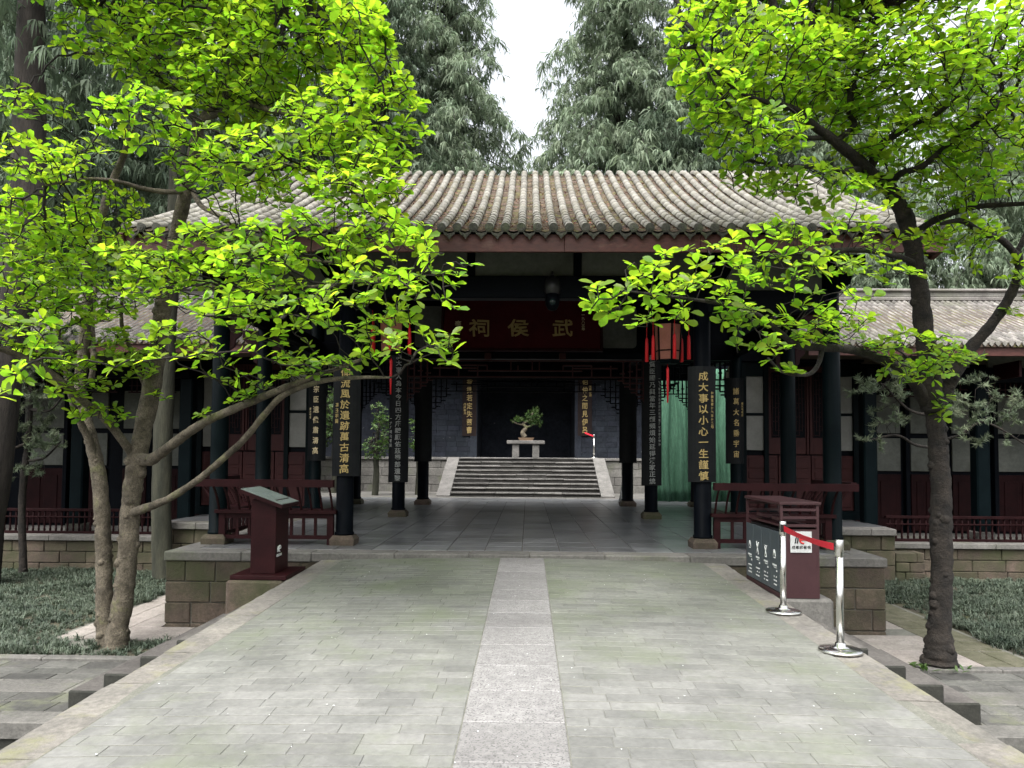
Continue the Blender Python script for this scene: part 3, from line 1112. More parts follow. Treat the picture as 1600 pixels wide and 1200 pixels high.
# front row: architrave, plaster panels with posts, brackets
beam('beam', -CX - .05, CX + .05, 12.17, .24, 4.29, 4.655)
for k, (a, b_) in enumerate(((-2.85, -.93), (-.80, .80), (.93, 2.85))):
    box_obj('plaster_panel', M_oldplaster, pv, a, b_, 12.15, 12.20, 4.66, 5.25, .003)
for x in (-.865, .865, -2.86, 2.86):
    beam('post', x - .06, x + .06, 12.16, .14, 4.656, 5.26, M_dark)
beam('beam', -CX, CX, 12.17, .2, 5.26, 5.42)
for sx in (-1, 1):
    a, b_ = sorted((sx * 2.9, sx * OX))
    beam('beam', a, b_, 12.17, .22, 4.06, 4.43)
    # panel with concave corners
    X0, X1 = a + (.42 if sx > 0 else .30), b_ - (.30 if sx > 0 else .42)
    X0, X1 = a + .14, b_ - .14
    z0, z1 = 4.44, 5.2
    pts = []
    r_ = .34
    inner = 1 if sx < 0 else 0
    poly = [(X0, z0), (X1, z0), (X1, z1), (X0, z1)]
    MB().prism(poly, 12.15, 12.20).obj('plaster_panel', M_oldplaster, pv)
    # curved bracket by the inner column
    xi = sx * 2.92
    prof_ = [(xi, z0)]
    for k in range(9):
        a_ = PI / 2 * k / 8
        prof_.append((xi + sx * (.16 + .30 * math.sin(a_)), z0 + .10 + .55 * (1 - math.cos(a_)) / 1.0))
    prof_.append((xi, z0 + .75))
    if sx > 0:
        pass
    else:
        prof_ = prof_[::-1]
    MB().prism(prof_, 12.08, 12.14).obj('bracket', M_dark, pv)
    beam('beam', a, b_, 12.17, .2, 5.2, 5.36)
    # outer bracket under the eave, carved in steps
    xo = sx * (OX + .12)
    prof_ = [(xo, 5.02), (xo + sx * .42, 5.02), (xo + sx * .42, 4.86), (xo + sx * .22, 4.72), (xo + sx * .18, 4.55), (xo, 4.42)]
    MB().prism(prof_ if sx < 0 else prof_[::-1], 12.1, 12.24).obj('bracket', M_dark, pv)
    # side beams front to back
    for xx, ya, yb, zz in ((OX, 12.3, 17.6, 4.45), (OX, 17.8, 21.9, 4.45), (2.93, 12.3, 17.6, 4.75), (2.95, 17.85, 21.85, 4.6)):
        box_obj('beam', M_dark, pv, sx * xx - .1, sx * xx + .1, ya, yb, zz - .34, zz, .015)
    # red carved brackets hanging from the outer beam
    for yb in (12.17, 14.2):
        prof_ = [(0, 4.10), (0, 3.45), (.07, 3.5), (.09, 3.62), (.17, 3.68), (.19, 3.85), (.28, 3.92), (.32, 4.10)]
        M_ = Matrix.Translation((sx * (OX - .14), yb, 0)) @ Matrix.Diagonal((-sx, 1, 1, 1))
        MB().prism(prof_, -.03, .03, M_).obj('bracket', M_maroon, pv)
        if yb > 13:
            M_ = Matrix.Translation((sx * (OX + .14), yb, 0)) @ Matrix.Diagonal((sx, 1, 1, 1))
            MB().prism(prof_, -.03, .03, M_).obj('bracket', M_maroon, pv)
# ceiling
box_obj('ceiling', M_dark, pv, -OX, OX, 12.4, 22.0, 5.44, 5.5)
# second row: board wall over the passage, pale rounded panels, beams
beam('beam', -2.9, 2.9, 17.75, .26, 4.02, 4.17)
MB().box(-2.95, 2.95, 17.78, 17.86, 4.17, 6.9).obj('upper_boarding', M_dark, pv)
for sx in (-1, 1):
    pts = []
    x0, x1, z0, z1, r_ = 1.80, 2.62, 4.30, 5.28, .09
    for (cx, cz, a0) in ((x1 - r_, z1 - r_, 0), (x0 + r_, z1 - r_, 1), (x0 + r_, z0 + r_, 2), (x1 - r_, z0 + r_, 3)):
        for k in range(5):
            a_ = PI / 2 * (a0 + k / 4)
            pts.append((sx * (cx + r_ * math.cos(a_)), cz + r_ * math.sin(a_)))
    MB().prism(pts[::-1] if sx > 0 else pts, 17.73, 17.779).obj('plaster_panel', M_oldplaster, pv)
    box_obj('beam_end', M_maroon2, pv, sx * .87 - .075, sx * .87 + .075, 17.45, 17.7, 3.99, 4.14, .004)
    a, b_ = sorted((sx * 2.97, sx * OX))
    beam('beam', a, b_, 17.7, .2, 4.0, 4.4)
    MB().box(a, b_, 17.72, 17.78, 4.4, 6.6).obj('upper_boarding', M_dark, pv)
    beam('beam', a, b_, 22.0, .2, 4.0, 4.4)
beam('beam', -2.9, 2.9, 22.0, .26, 4.0, 4.45)
MB().box(-OX, OX, 22.0, 22.06, 4.45, 6.0).obj('upper_boarding', M_dark, pv)


def lattice(x0, x1, y, zt, h, drop, dw, m, bar=.028, reds=True):
    """hanging fretwork: long bars with links and a stepped corner piece at each end"""
    mb = MB()

    def H(a, b_, z):
        mb.box(a, b_, y - bar / 2, y + bar / 2, z - bar / 2, z + bar / 2)

    def V(x, a, b_):
        mb.box(x - bar / 2, x + bar / 2, y - bar / 2 + .001, y + bar / 2 - .001, min(a, b_), max(a, b_))
    H(x0, x1, zt)
    H(x0, x1, zt - h)
    Wd = x1 - x0
    mid = (x0 + x1) / 2
    H(x0 + dw, x0 + Wd * .30, zt - h * .45)
    H(x1 - Wd * .30, x1 - dw, zt - h * .45)
    H(mid - Wd * .24, mid + Wd * .24, zt - h * .62)
    H(x0 + Wd * .22, x0 + Wd * .34, zt - h * .28)
    H(x1 - Wd * .34, x1 - Wd * .22, zt - h * .28)
    for u in (.14, .22, .30, .34, .44, .47, .53, .56, .66, .70, .78, .86):
        V(x0 + u * Wd, zt - (0 if (u * 100) % 4 < 2 else h * .28), zt - h * (.62 if .3 < u < .7 else 1))
    for sx, xe in ((1, x0), (-1, x1)):
        n_ = 4
        for i in range(n_):
            xi = xe + sx * (dw * (i + .15) / n_)
            d_ = drop * (1 - (i / n_)) ** 1.0
            V(xi, zt, zt - h - d_)
            H(min(xe, xi), max(xe, xi), zt - h - d_)
            H(min(xi, xe + sx * dw * (i + 1) / n_), max(xi, xe + sx * dw * (i + 1) / n_), zt - h - d_ + .06)
            H(min(xe + sx * dw * (i * .25), xi), max(xe + sx * dw * (i * .25), xi), zt - h - d_ * .55)
        for k in range(3):
            q = xe + sx * dw * (.12 + .3 * k)
            mb.box(min(q, q + sx * dw * .2), max(q, q + sx * dw * .2), y - bar / 2 + .002, y + bar / 2 - .002, zt - h * .5 - k * .05 - bar / 2, zt - h * .5 - k * .05 + bar / 2)
        V(xe + sx * .0, zt, zt - h - drop * 1.15)
    return mb.obj('fretwork', m, pv)


lattice(-2.78, 2.78, 17.6, 3.97, .38, .55, .62, M_maroon2, .032)
lattice(-2.80, 2.80, 22.0, 3.98, .36, .68, .62, M_dark, .034)
for sx in (-1, 1):
    a, b_ = sorted((sx * 3.12, sx * 4.8))
    lattice(a, b_, 17.65, 3.97, .42, .55, .48, M_dark, .034)
    lattice(a, b_, 22.0, 3.97, .40, .5, .45, M_dark, .034)

# benches between the front columns


def bench(label_side, xa, xb, y, front=-1, axis='x'):
    """leaning-back bench: seat, barred panel, curved back slats, top rail"""
    def T(mb, name, m, par=pv):
        return mb.obj(name, m, par)
    L_ = xb - xa
    if axis == 'x':
        M_ = Matrix()
        ox = (xa, y)
        def Q(u, v, z):
            return Vector((xa + u, y + v, z))
    else:
        def Q(u, v, z):
            return Vector((y - v * front, xa + u, z))

    def bx(mb, u0, u1, v0, v1, z0, z1):
        vs = [Q(u, v, z) for z in (z0, z1) for (u, v) in ((u0, v0), (u1, v0), (u1, v1), (u0, v1))]
        mb.add(vs, [(0, 3, 2, 1), (4, 5, 6, 7), (0, 1, 5, 4), (1, 2, 6, 5), (2, 3, 7, 6), (3, 0, 4, 7)])
        return mb
    seat = T(bx(MB(), 0, L_, -.20, .22, P + .50, P + .555), 'bench_seat', M_maroon)
    ext = .22 if axis == 'x' else 0
    rail = T(bx(MB(), -(ext if xa < 0 else 0) - .02, L_ + (ext if xa > 0 else 0) + .02, -.46, -.36, P + .93, P + 1.045), 'bench_rail', M_maroon)
    n_ = max(6, int(L_ / .17))
    for i in range(n_ + 1):
        u = .06 + (L_ - .12) * i / n_
        mb = MB()
        prev = None
        for k in range(6):
            t = k / 5
            z = P + .555 + t * .38
            v = -.17 - .25 * (t ** .8) + .05 * math.sin(t * PI)
            cur = (v, z)
            if prev:
                vs = [Q(u + du, vv, zz) for (vv, zz) in (prev, cur) for (du, dv) in ((-.012, 0), (.012, 0))]
                vs2 = [Q(u + du, vv + .04, zz) for (vv, zz) in (prev, cur) for (du, dv) in ((-.012, 0), (.012, 0))]
                mb.add(vs + vs2, [(0, 1, 3, 2), (4, 6, 7, 5), (0, 2, 6, 4), (1, 5, 7, 3)])
            prev = cur
        T(mb, 'back_slat', M_maroon, seat)
    for u in (.10, L_ * .5, L_ - .10):
        T(bx(MB(), u - .05, u + .05, -.14, -.06, P, P + .50), 'bench_leg', M_maroon, seat)
    T(bx(MB(), .05, L_ - .05, -.13, -.07, P + .09, P + .15), 'bench_leg', M_maroon, seat)
    T(bx(MB(), .05, L_ - .05, -.128, -.072, P + .42, P + .50), 'bench_leg', M_maroon, seat)
    for q0, q1 in ((.15, L_ * .5 - .05), (L_ * .5 + .05, L_ - .15)):
        k_ = 4
        for i in range(1, k_):
            u = q0 + (q1 - q0) * i / k_
            T(bx(MB(), u - .022, u + .022, -.12, -.08, P + .15, P + .42), 'bench_slat', M_maroon, seat)


for sx in (-1, 1):
    a, b_ = sorted((sx * (CX + .1), sx * (OX - .02)))
    bench('', a, b_, 12.17)
    bench('', 12.35, 14.0, sx * OX, front=sx, axis='y')

# ------------------------------------------------------------------ name plaque
pq = thing('name_plaque', 'large dark red name plaque with three big gold characters hung over the passage', 'plaque', (-.08, 17.45, 4.80))
TL = Matrix.Rotation(R(-8), 4, 'X')
mb = MB().cbox(-1.83, 1.83, -.04, .04, -.60, .62, .02, M=TL)
mb.obj('plaque_board', M_plaque, pq, None, True)
fr = MB()
fr.box(-1.87, 1.87, -.07, .05, .62, .67, M=TL).box(-1.87, 1.87, -.07, .05, -.65, -.60, M=TL).box(-1.87, -1.83, -.068, .05, -.60, .62, M=TL).box(1.83, 1.87, -.068, .05, -.60, .62, M=TL)
fr.obj('plaque_frame', M_maroon, pq, None, True)
for ch, px in (('武', 884), ('侯', 815), ('祠', 753)):
    b = TL @ Matrix.Translation(((px - 820) * 17.45 / F, -.05, -.10)) @ Matrix.Rotation(PI / 2, 4, 'X') @ Matrix.Diagonal((.50, .44, .5, 1))
    g = glyph(ch).copy()
    g.materials.append(M_gold)
    put('character', g, None, pq, b, True)
for i, ch in enumerate('李書'):
    b = TL @ Matrix.Translation((-1.48, -.05, .0 - i * .16)) @ Matrix.Rotation(PI / 2, 4, 'X') @ Matrix.Diagonal((.15, .15, .3, 1))
    g = glyph(ch).copy()
    g.materials.append(M_palegold)
    put('character', g, None, pq, b, True)
for i, ch in enumerate('一九八三年'):
    b = TL @ Matrix.Translation((1.42, -.05, .22 - i * .085)) @ Matrix.Rotation(PI / 2, 4, 'X') @ Matrix.Diagonal((.08, .08, .3, 1))
    g = glyph(ch).copy()
    g.materials.append(M_palegold)
    put('character', g, None, pq, b, True)

# ------------------------------------------------------------------ couplet boards on the columns


def couplet(label, x, y, r, w, z0, z1, text, cz0, cz1, h, mboard, mlet, wide=1.0, side=None, arc=True):
    """curved board wrapped on the front of a column of radius r"""
    t = thing('couplet_board', label, 'couplet board', (x, y - r - .03, z0), 0, 'couplet boards hung on the columns')
    mb = MB()
    n = 8
    rr = r + .05
    vs = []
    for k in range(n + 1):
        u = -w / 2 + w * k / n
        if arc:
            d = .22 * (1 - math.cos(u / w * 2.0))
        else:
            d = 0
        vs += [(u, d, 0), (u, d, z1 - z0), (u, d + .025, 0), (u, d + .025, z1 - z0)]
    fs = []
    for k in range(n):
        a = 4 * k
        fs += [(a, a + 4, a + 5, a + 1), (a + 2, a + 3, a + 7, a + 6), (a + 1, a + 5, a + 7, a + 3), (a, a + 2, a + 6, a + 4)]
    fs += [(0, 1, 3, 2), (4 * n, 4 * n + 2, 4 * n + 3, 4 * n + 1)]
    mb.add(vs, fs)
    mb.obj('board', mboard, t, None, True)
    step = (cz0 - cz1) / (len(text) - 1)
    write(text, mlet, t, 0, -.012, cz0 - z0, h, step, wide)
    if side:
        st, sx, sz, sh = side
        write(st, mlet, t, sx, -.004 + (.22 * (1 - math.cos(sx / w * 2.0)) if arc else 0), sz - z0, sh, sh * 1.15, 1.0)
    return t


def zz(py, Y):
    return EYE.z + (711 - py) * Y / F


couplet('wide black couplet board with gold characters on the front column left of the passage', -CX + .02, 12.17, .138, .44, zz(746, 12), zz(562, 12),
        '仰流風於遺跡萬古清高', zz(583, 12), zz(734, 12), .150, M_board, M_gold, 1.05, ('馮玉祥題', -.13, zz(634, 12), .075))
couplet('wide black couplet board with gold characters on the front column right of the passage', CX - .02, 12.17, .138, .44, zz(751, 12), zz(570, 12),
        '成大事以小心一生謹慎', zz(586, 12), zz(741, 12), .150, M_board, M_gold, 1.05, ('中華民國十六年十二月', .145, zz(612, 12), .052))
couplet('long black board with nineteen grey characters on the second column left of the passage', -2.95, 17.7, .150, .46, zz(755, 17.5), zz(556, 17.5),
        '濟大事人為本今日四方靡騁願佑茲蜀部遺黎', zz(557, 17.5), zz(748, 17.5), .143, M_board, M_greylet, 1.0, ('一九八零年春節', -.165, zz(655, 17.5), .09))
couplet('long black board with nineteen grey characters on the second column right of the passage', 2.95, 17.7, .150, .46, zz(757, 17.5), zz(556, 17.5),
        '親賢臣國乃興當年三顧頻煩始延得漢家正統', zz(557, 17.5), zz(750, 17.5), .143, M_board, M_greylet, 1.0, ('一九八零年秋為成都武侯祠題丁亥年書於蜀中', .165, zz(590, 17.5), .07))
couplet('black couplet board with seven gold characters on the outer column by the left side hall', -OX + .05, 17.7, .14, .42, zz(722, 17.5), zz(588, 17.5),
        '宗臣遺像肅清高', zz(609, 17.5), zz(706, 17.5), .165, M_board, M_palegold, .85, ('歲次甲子', -.14, zz(640, 17.5), .06))
couplet('black couplet board with seven gold characters on the outer column by the right side hall', OX - .05, 17.7, .14, .42, zz(722, 17.5), zz(588, 17.5),
        '諸葛大名垂宇宙', zz(609, 17.5), zz(707, 17.5), .165, M_board, M_gold, .85, ('歲次丙寅年', .15, zz(628, 17.5), .06))
for sx, nm in ((-1, 'left'), (1, 'right')):
    couplet('plain black board on the rear column %s of the passage, turned from view' % nm, sx * 2.97, 22.0, .16, .50, zz(722, 21.8), zz(592, 21.8), '一一', 9, 8.9, .001, M_board, M_board)

# ------------------------------------------------------------------ lanterns


def lantern(label, x, y, zt, loc_z=None):
    t = thing('palace_lantern', label, 'lantern', (x, y, zt), R(8), 'hexagonal palace lanterns under the front beam')
    # body from z -.22 to -.86
    n = 6
    mb = MB()
    body0, body1, r0, r1 = -.80, -.18, .205, .235
    for k in range(n):
        a = 2 * PI * k / n + PI / 6
        c, s_ = math.cos(a), math.sin(a)
        mb.tube([(r0 * c, r0 * s_, body0), (r1 * c, r1 * s_, body1)], .016, 6)
        a2 = a + 2 * PI / n
        for zc, rc in ((body0, r0), (body0 + .16, r0 + .008), (body1, r1)):
            mb.tube([(rc * c, rc * s_, zc), (rc * math.cos(a2), rc * math.sin(a2), zc)], .013, 4)
        # upturned roof ribs
        mb.tube([(.05 * c, .05 * s_, .02), (.20 * c, .20 * s_, -.10), (.31 * c, .31 * s_, -.15), (.36 * c, .36 * s_, -.10)], [.014, .014, .012, .008], 5)
    mb.obj('lantern_frame', M_teal, t, None, True)
    rf = MB()
    rf.lathe(0, 0, [(.28, -.16), (.20, -.11), (.06, .0), (.04, .05)], 6, False)
    rf.lathe(0, 0, [(.0, -.0), (.012, .05), (.012, .35), (.0, .351)], 6)
    rf.lathe(0, 0, [(.17, body0 - .06), (.215, body0 - .01), (.215, body0 + .01)], 6, False)
    rf.obj('lantern_cap', M_teal, t, None, True)
    for k in range(n):
        a = 2 * PI * k / n + PI / 6
        a2 = a + 2 * PI / n
        k0, k1 = .965, .965
        vs = [(r0 * k0 * math.cos(a), r0 * k0 * math.sin(a), body0), (r0 * k0 * math.cos(a2), r0 * k0 * math.sin(a2), body0),
              (r1 * k1 * math.cos(a2), r1 * k1 * math.sin(a2), body1), (r1 * k1 * math.cos(a), r1 * k1 * math.sin(a), body1)]
        vs += [(v[0] * .98, v[1] * .98, v[2]) for v in vs]
        MB().add(vs, [(0, 1, 2, 3), (7, 6, 5, 4), (0, 4, 5, 1), (2, 6, 7, 3)]).obj('lantern_pane', M_pane, t, None, True)
        zt_ = -.12 - random.uniform(0, .03)
        c, s_ = .36 * math.cos(a), .36 * math.sin(a)
        m2 = MB().tube([(c, s_, -.10), (c, s_, zt_ - .26)], .006, 5)
        m2.lathe(c, s_, [(.004, zt_ - .24), (.022, zt_ - .27), (.026, zt_ - .33), (.028, zt_ - .36), (.031, zt_ - .66), (.024, zt_ - .665)], 10)
        m2.obj('tassel', M_tassel, t, None, True)
    MB().tube([(0, 0, body0 - .05), (0, 0, body0 - .35)], .006, 5).lathe(0, 0, [(.004, body0 - .10), (.024, body0 - .14), (.018, body0 - .5), (.012, body0 - .72)], 10).obj('tassel', M_tassel, t, None, True)
    return t


pL, pR = at(612, 488, 12.9), at(1043, 500, 12.9)
lantern('pink-paned hexagonal lantern with red tassels, half hidden in leaves left of the plaque', pL.x, 12.9, pL.z + .1)
lantern('red-paned hexagonal lantern with red tassels hanging to the right of the plaque', pR.x, 12.9, pR.z + .1)

# ------------------------------------------------------------------ security camera under the front beam
pc = at(863, 470, 12.0)
sc_ = thing('security_camera', 'dark dome security camera hanging under the front beam before the plaque', 'camera', (pc.x, 12.0, pc.z))
MB().lathe(0, 0, [(.02, .42), (.05, .40), (.10, .36), (.135, .27), (.14, .20), (.125, .12), (.11, .10)], 20).obj('camera_shroud', M_black, sc_, None, True)
MB().lathe(0, 0, [(.03, -.16), (.07, -.14), (.105, -.08), (.115, 0), (.11, .10)], 20).obj('camera_body', M_dark, sc_, None, True)
MB().tube([(0, -.085, -.03), (0, -.125, -.045)], .05, 14).obj('lens', M_glass, sc_, None, True)
MB().tube([(0, 0, .40), (0, 0, .46), (0, .12, .49)], .02, 8).obj('mounting_arm', M_black, sc_, None, True)

# ------------------------------------------------------------------ rear court, flight of steps, back hall
rc = tag(MB().box(-30, 30, 23.81, 30.0, G - .3, P - .02).box(-30, 30, 30.0, 60, G - .3, 1.62).obj('rear_court', M_slab), kind='structure')
for i in range(-12, 12):
    for j in range(3):
        MB().cbox(i * .9 + .004 + (j % 2) * .45, i * .9 + .896 + (j % 2) * .45, 23.82 + j * .85, 23.82 + j * .85 + .845, P - .04, P - .006 + random.uniform(0, .004), .006, random.random()).obj('paving_slab', M_tilefloor if j < 2 else M_slab, rc)
stt = thing('stone_staircase', 'broad flight of ten stone steps with pale sloping side slabs behind the pavilion', 'steps', (0, 28, P))
NSTEP, zt0, zt1, sy0, sy1 = 9, P - .01, 1.66, 26.5, 29.9
for k in range(NSTEP):
    z1_ = zt0 + (zt1 - zt0) * (k + 1) / NSTEP
    ya = sy0 + (sy1 - sy0) * k / NSTEP
    x = -2.62
    while x < 2.6:
        xe = min(x + random.uniform(.9, 1.7), 2.62)
        if 2.62 - xe < .4:
            xe = 2.62
        zj = random.uniform(-.006, .006)
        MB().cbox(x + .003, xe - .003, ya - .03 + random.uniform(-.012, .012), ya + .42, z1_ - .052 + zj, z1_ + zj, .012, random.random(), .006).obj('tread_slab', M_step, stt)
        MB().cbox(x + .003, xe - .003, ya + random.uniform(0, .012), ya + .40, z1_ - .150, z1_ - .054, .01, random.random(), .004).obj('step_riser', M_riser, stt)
        x = xe
MB().add([(-2.6, sy0 + .1, zt0), (2.6, sy0 + .1, zt0), (2.6, sy1 + .1, zt1 - .08), (-2.6, sy1 + .1, zt1 - .08), (-2.6, sy1 + .1, zt0), (2.6, sy1 + .1, zt0)], [(0, 1, 2, 3), (0, 3, 4), (1, 5, 2)]).obj('stair_core', M_dkstep, stt)
for sx in (-1, 1):
    a, b_ = sorted((sx * 2.63, sx * 3.10))
    MB().add([(a, sy0 - .25, zt0), (b_, sy0 - .25, zt0), (b_, sy0 - .25, zt0 + .05), (a, sy0 - .25, zt0 + .05), (a, sy1 + .05, zt1 + .01), (b_, sy1 + .05, zt1 + .01), (a, sy1 + .05, zt0), (b_, sy1 + .05, zt0)],
             [(0, 1, 2, 3), (3, 2, 5, 4), (0, 3, 4, 6), (1, 7, 5, 2)]).obj('side_slab', M_step, stt)
    rw = thing('retaining_wall', 'grey stone block retaining wall on the %s of the staircase' % ('left' if sx < 0 else 'right'), 'wall', (sx * 5, 29.9, P))
    MB().box(min(sx * 3.12, sx * 12), max(sx * 3.12, sx * 12), 29.96, 30.1, P - .05, 1.60).obj('wall_core', M_grout, rw)
    a, b_ = sorted((sx * 3.12, sx * 9))
    block_wall(rw, a, b_, 29.85, P - .05, 1.56, 4, .6, 1.1, M_slab, .1, jit=.003)
    x = a
    while x < b_ - .05:
        xe = min(x + 1.2, b_)
        MB().cbox(x + .003, xe - .003, 29.78, 30.4, 1.565, 1.665, .01, random.random()).obj('coping_slab', M_step, rw)
        x = xe
x = -2.6
while x < 2.6:
    xe = min(x + random.uniform(.9, 1.3), 2.62)
    MB().cbox(x + .003, xe - .003, 29.92, 30.6, 1.58, 1.668, .01, random.random()).obj('landing_slab', M_step, stt)
    x = xe
bh = thing('back_hall', 'blue-grey brick hall front with a dark recessed doorway above the steps', 'hall', (0, 33, 1.64))
YB = 32.0
xl, xr = at(745, 700, YB).x, at(898, 700, YB).x
for a, b_ in ((-14, xl), (xr, 14)):
    MB().box(a, b_, YB + .03, YB + .5, 1.6, 7.5).obj('wall_core', M_brickwall, bh)
    # courses of big painted bricks on the part one sees
    xa, xb = (-5.2, xl) if a < 0 else (xr, 5.2)
    n_c = 16
    hh = 3.6 / n_c
    for k in range(n_c):
        x = xa
        while x < xb - .02:
            xe = min(x + random.uniform(.4, .5), xb)
            if xb - xe < .15:
                xe = xb
            if (k + int(x * 7)) % 1 == 0:
                MB().cbox(x + .003, xe - .003, YB - random.uniform(0, .006), YB + .05, 1.66 + k * hh + .003, 1.66 + (k + 1) * hh - .003, .005, random.random() * .5).obj('brick', M_brickwall, bh)
            x = xe
    e = xl if a < 0 else xr
    MB().cbox(e - .28 if a < 0 else e - .004, e + .004 if a < 0 else e + .28, YB - .06, YB + .02, 1.66, 5.3, .01).obj('door_jamb', M_brickwall, bh)
MB().box(xl - .1, xr + .1, YB + 3.6, YB + 3.7, 1.6, 7.5).box(xl - .12, xl - .02, YB + .5, YB + 3.6, 1.6, 7.5).box(xr + .02, xr + .12, YB + .5, YB + 3.6, 1.6, 7.5).obj('recess_wall', M_brickwall, bh)
MB().box(-14, 14, YB - 1.6, YB + 5, 5.2, 5.4).obj('eave', M_dark, bh)
MB().add([(-14.5, YB - 1.4, 5.8), (14.5, YB - 1.4, 5.8), (14.5, YB + 4, 8.6), (-14.5, YB + 4, 8.6), (-14.5, YB + 8, 5.8), (14.5, YB + 8, 5.8)], [(0, 1, 2, 3), (3, 2, 5, 4), (0, 3, 4), (1, 5, 2)]).obj('roof', M_tile2, bh)
for text, px, lab in (('指揮若定失蕭曹', 733.5, 'dark brown board with large gold characters on the back wall left of the doorway'), ('伯仲之間見伊呂', 914, 'dark brown board with large gold characters on the back wall right of the doorway')):
    px2 = px
    X = at(px2, 640, YB - .1).x
    couplet(lab, X, YB - .04, 0, .60, at(px2, 681, YB - .1).z, at(px2, 568, YB - .1).z, text, at(px2, 597, YB).z, at(px2, 672, YB).z, .29, M_brboard, M_gold, .85,
            ('戊辰春月', -.2 if px < 800 else .22, at(px2, 632 if px < 800 else 604, YB).z, .11), arc=False)
# stone table with bonsai
def px_x(px, Y):
    return at(px, 700, Y).x


YT = 30.9
tb = thing('stone_table', 'small pale stone table on two block legs at the top of the steps', 'table', (px_x(821.5, YT), YT, 1.668))
w_ = (px_x(851, YT) - px_x(792, YT)) / 2
MB().cbox(-w_, w_, -.3, .3, .55, .69, .02, jit=.004).obj('table_top', M_step, tb, None, True)
for sx in (-1, 1):
    MB().cbox(sx * w_ * .53 - .14, sx * w_ * .53 + .14, -.22, .22, 0, .55, .015).obj('leg', M_step, tb, None, True)

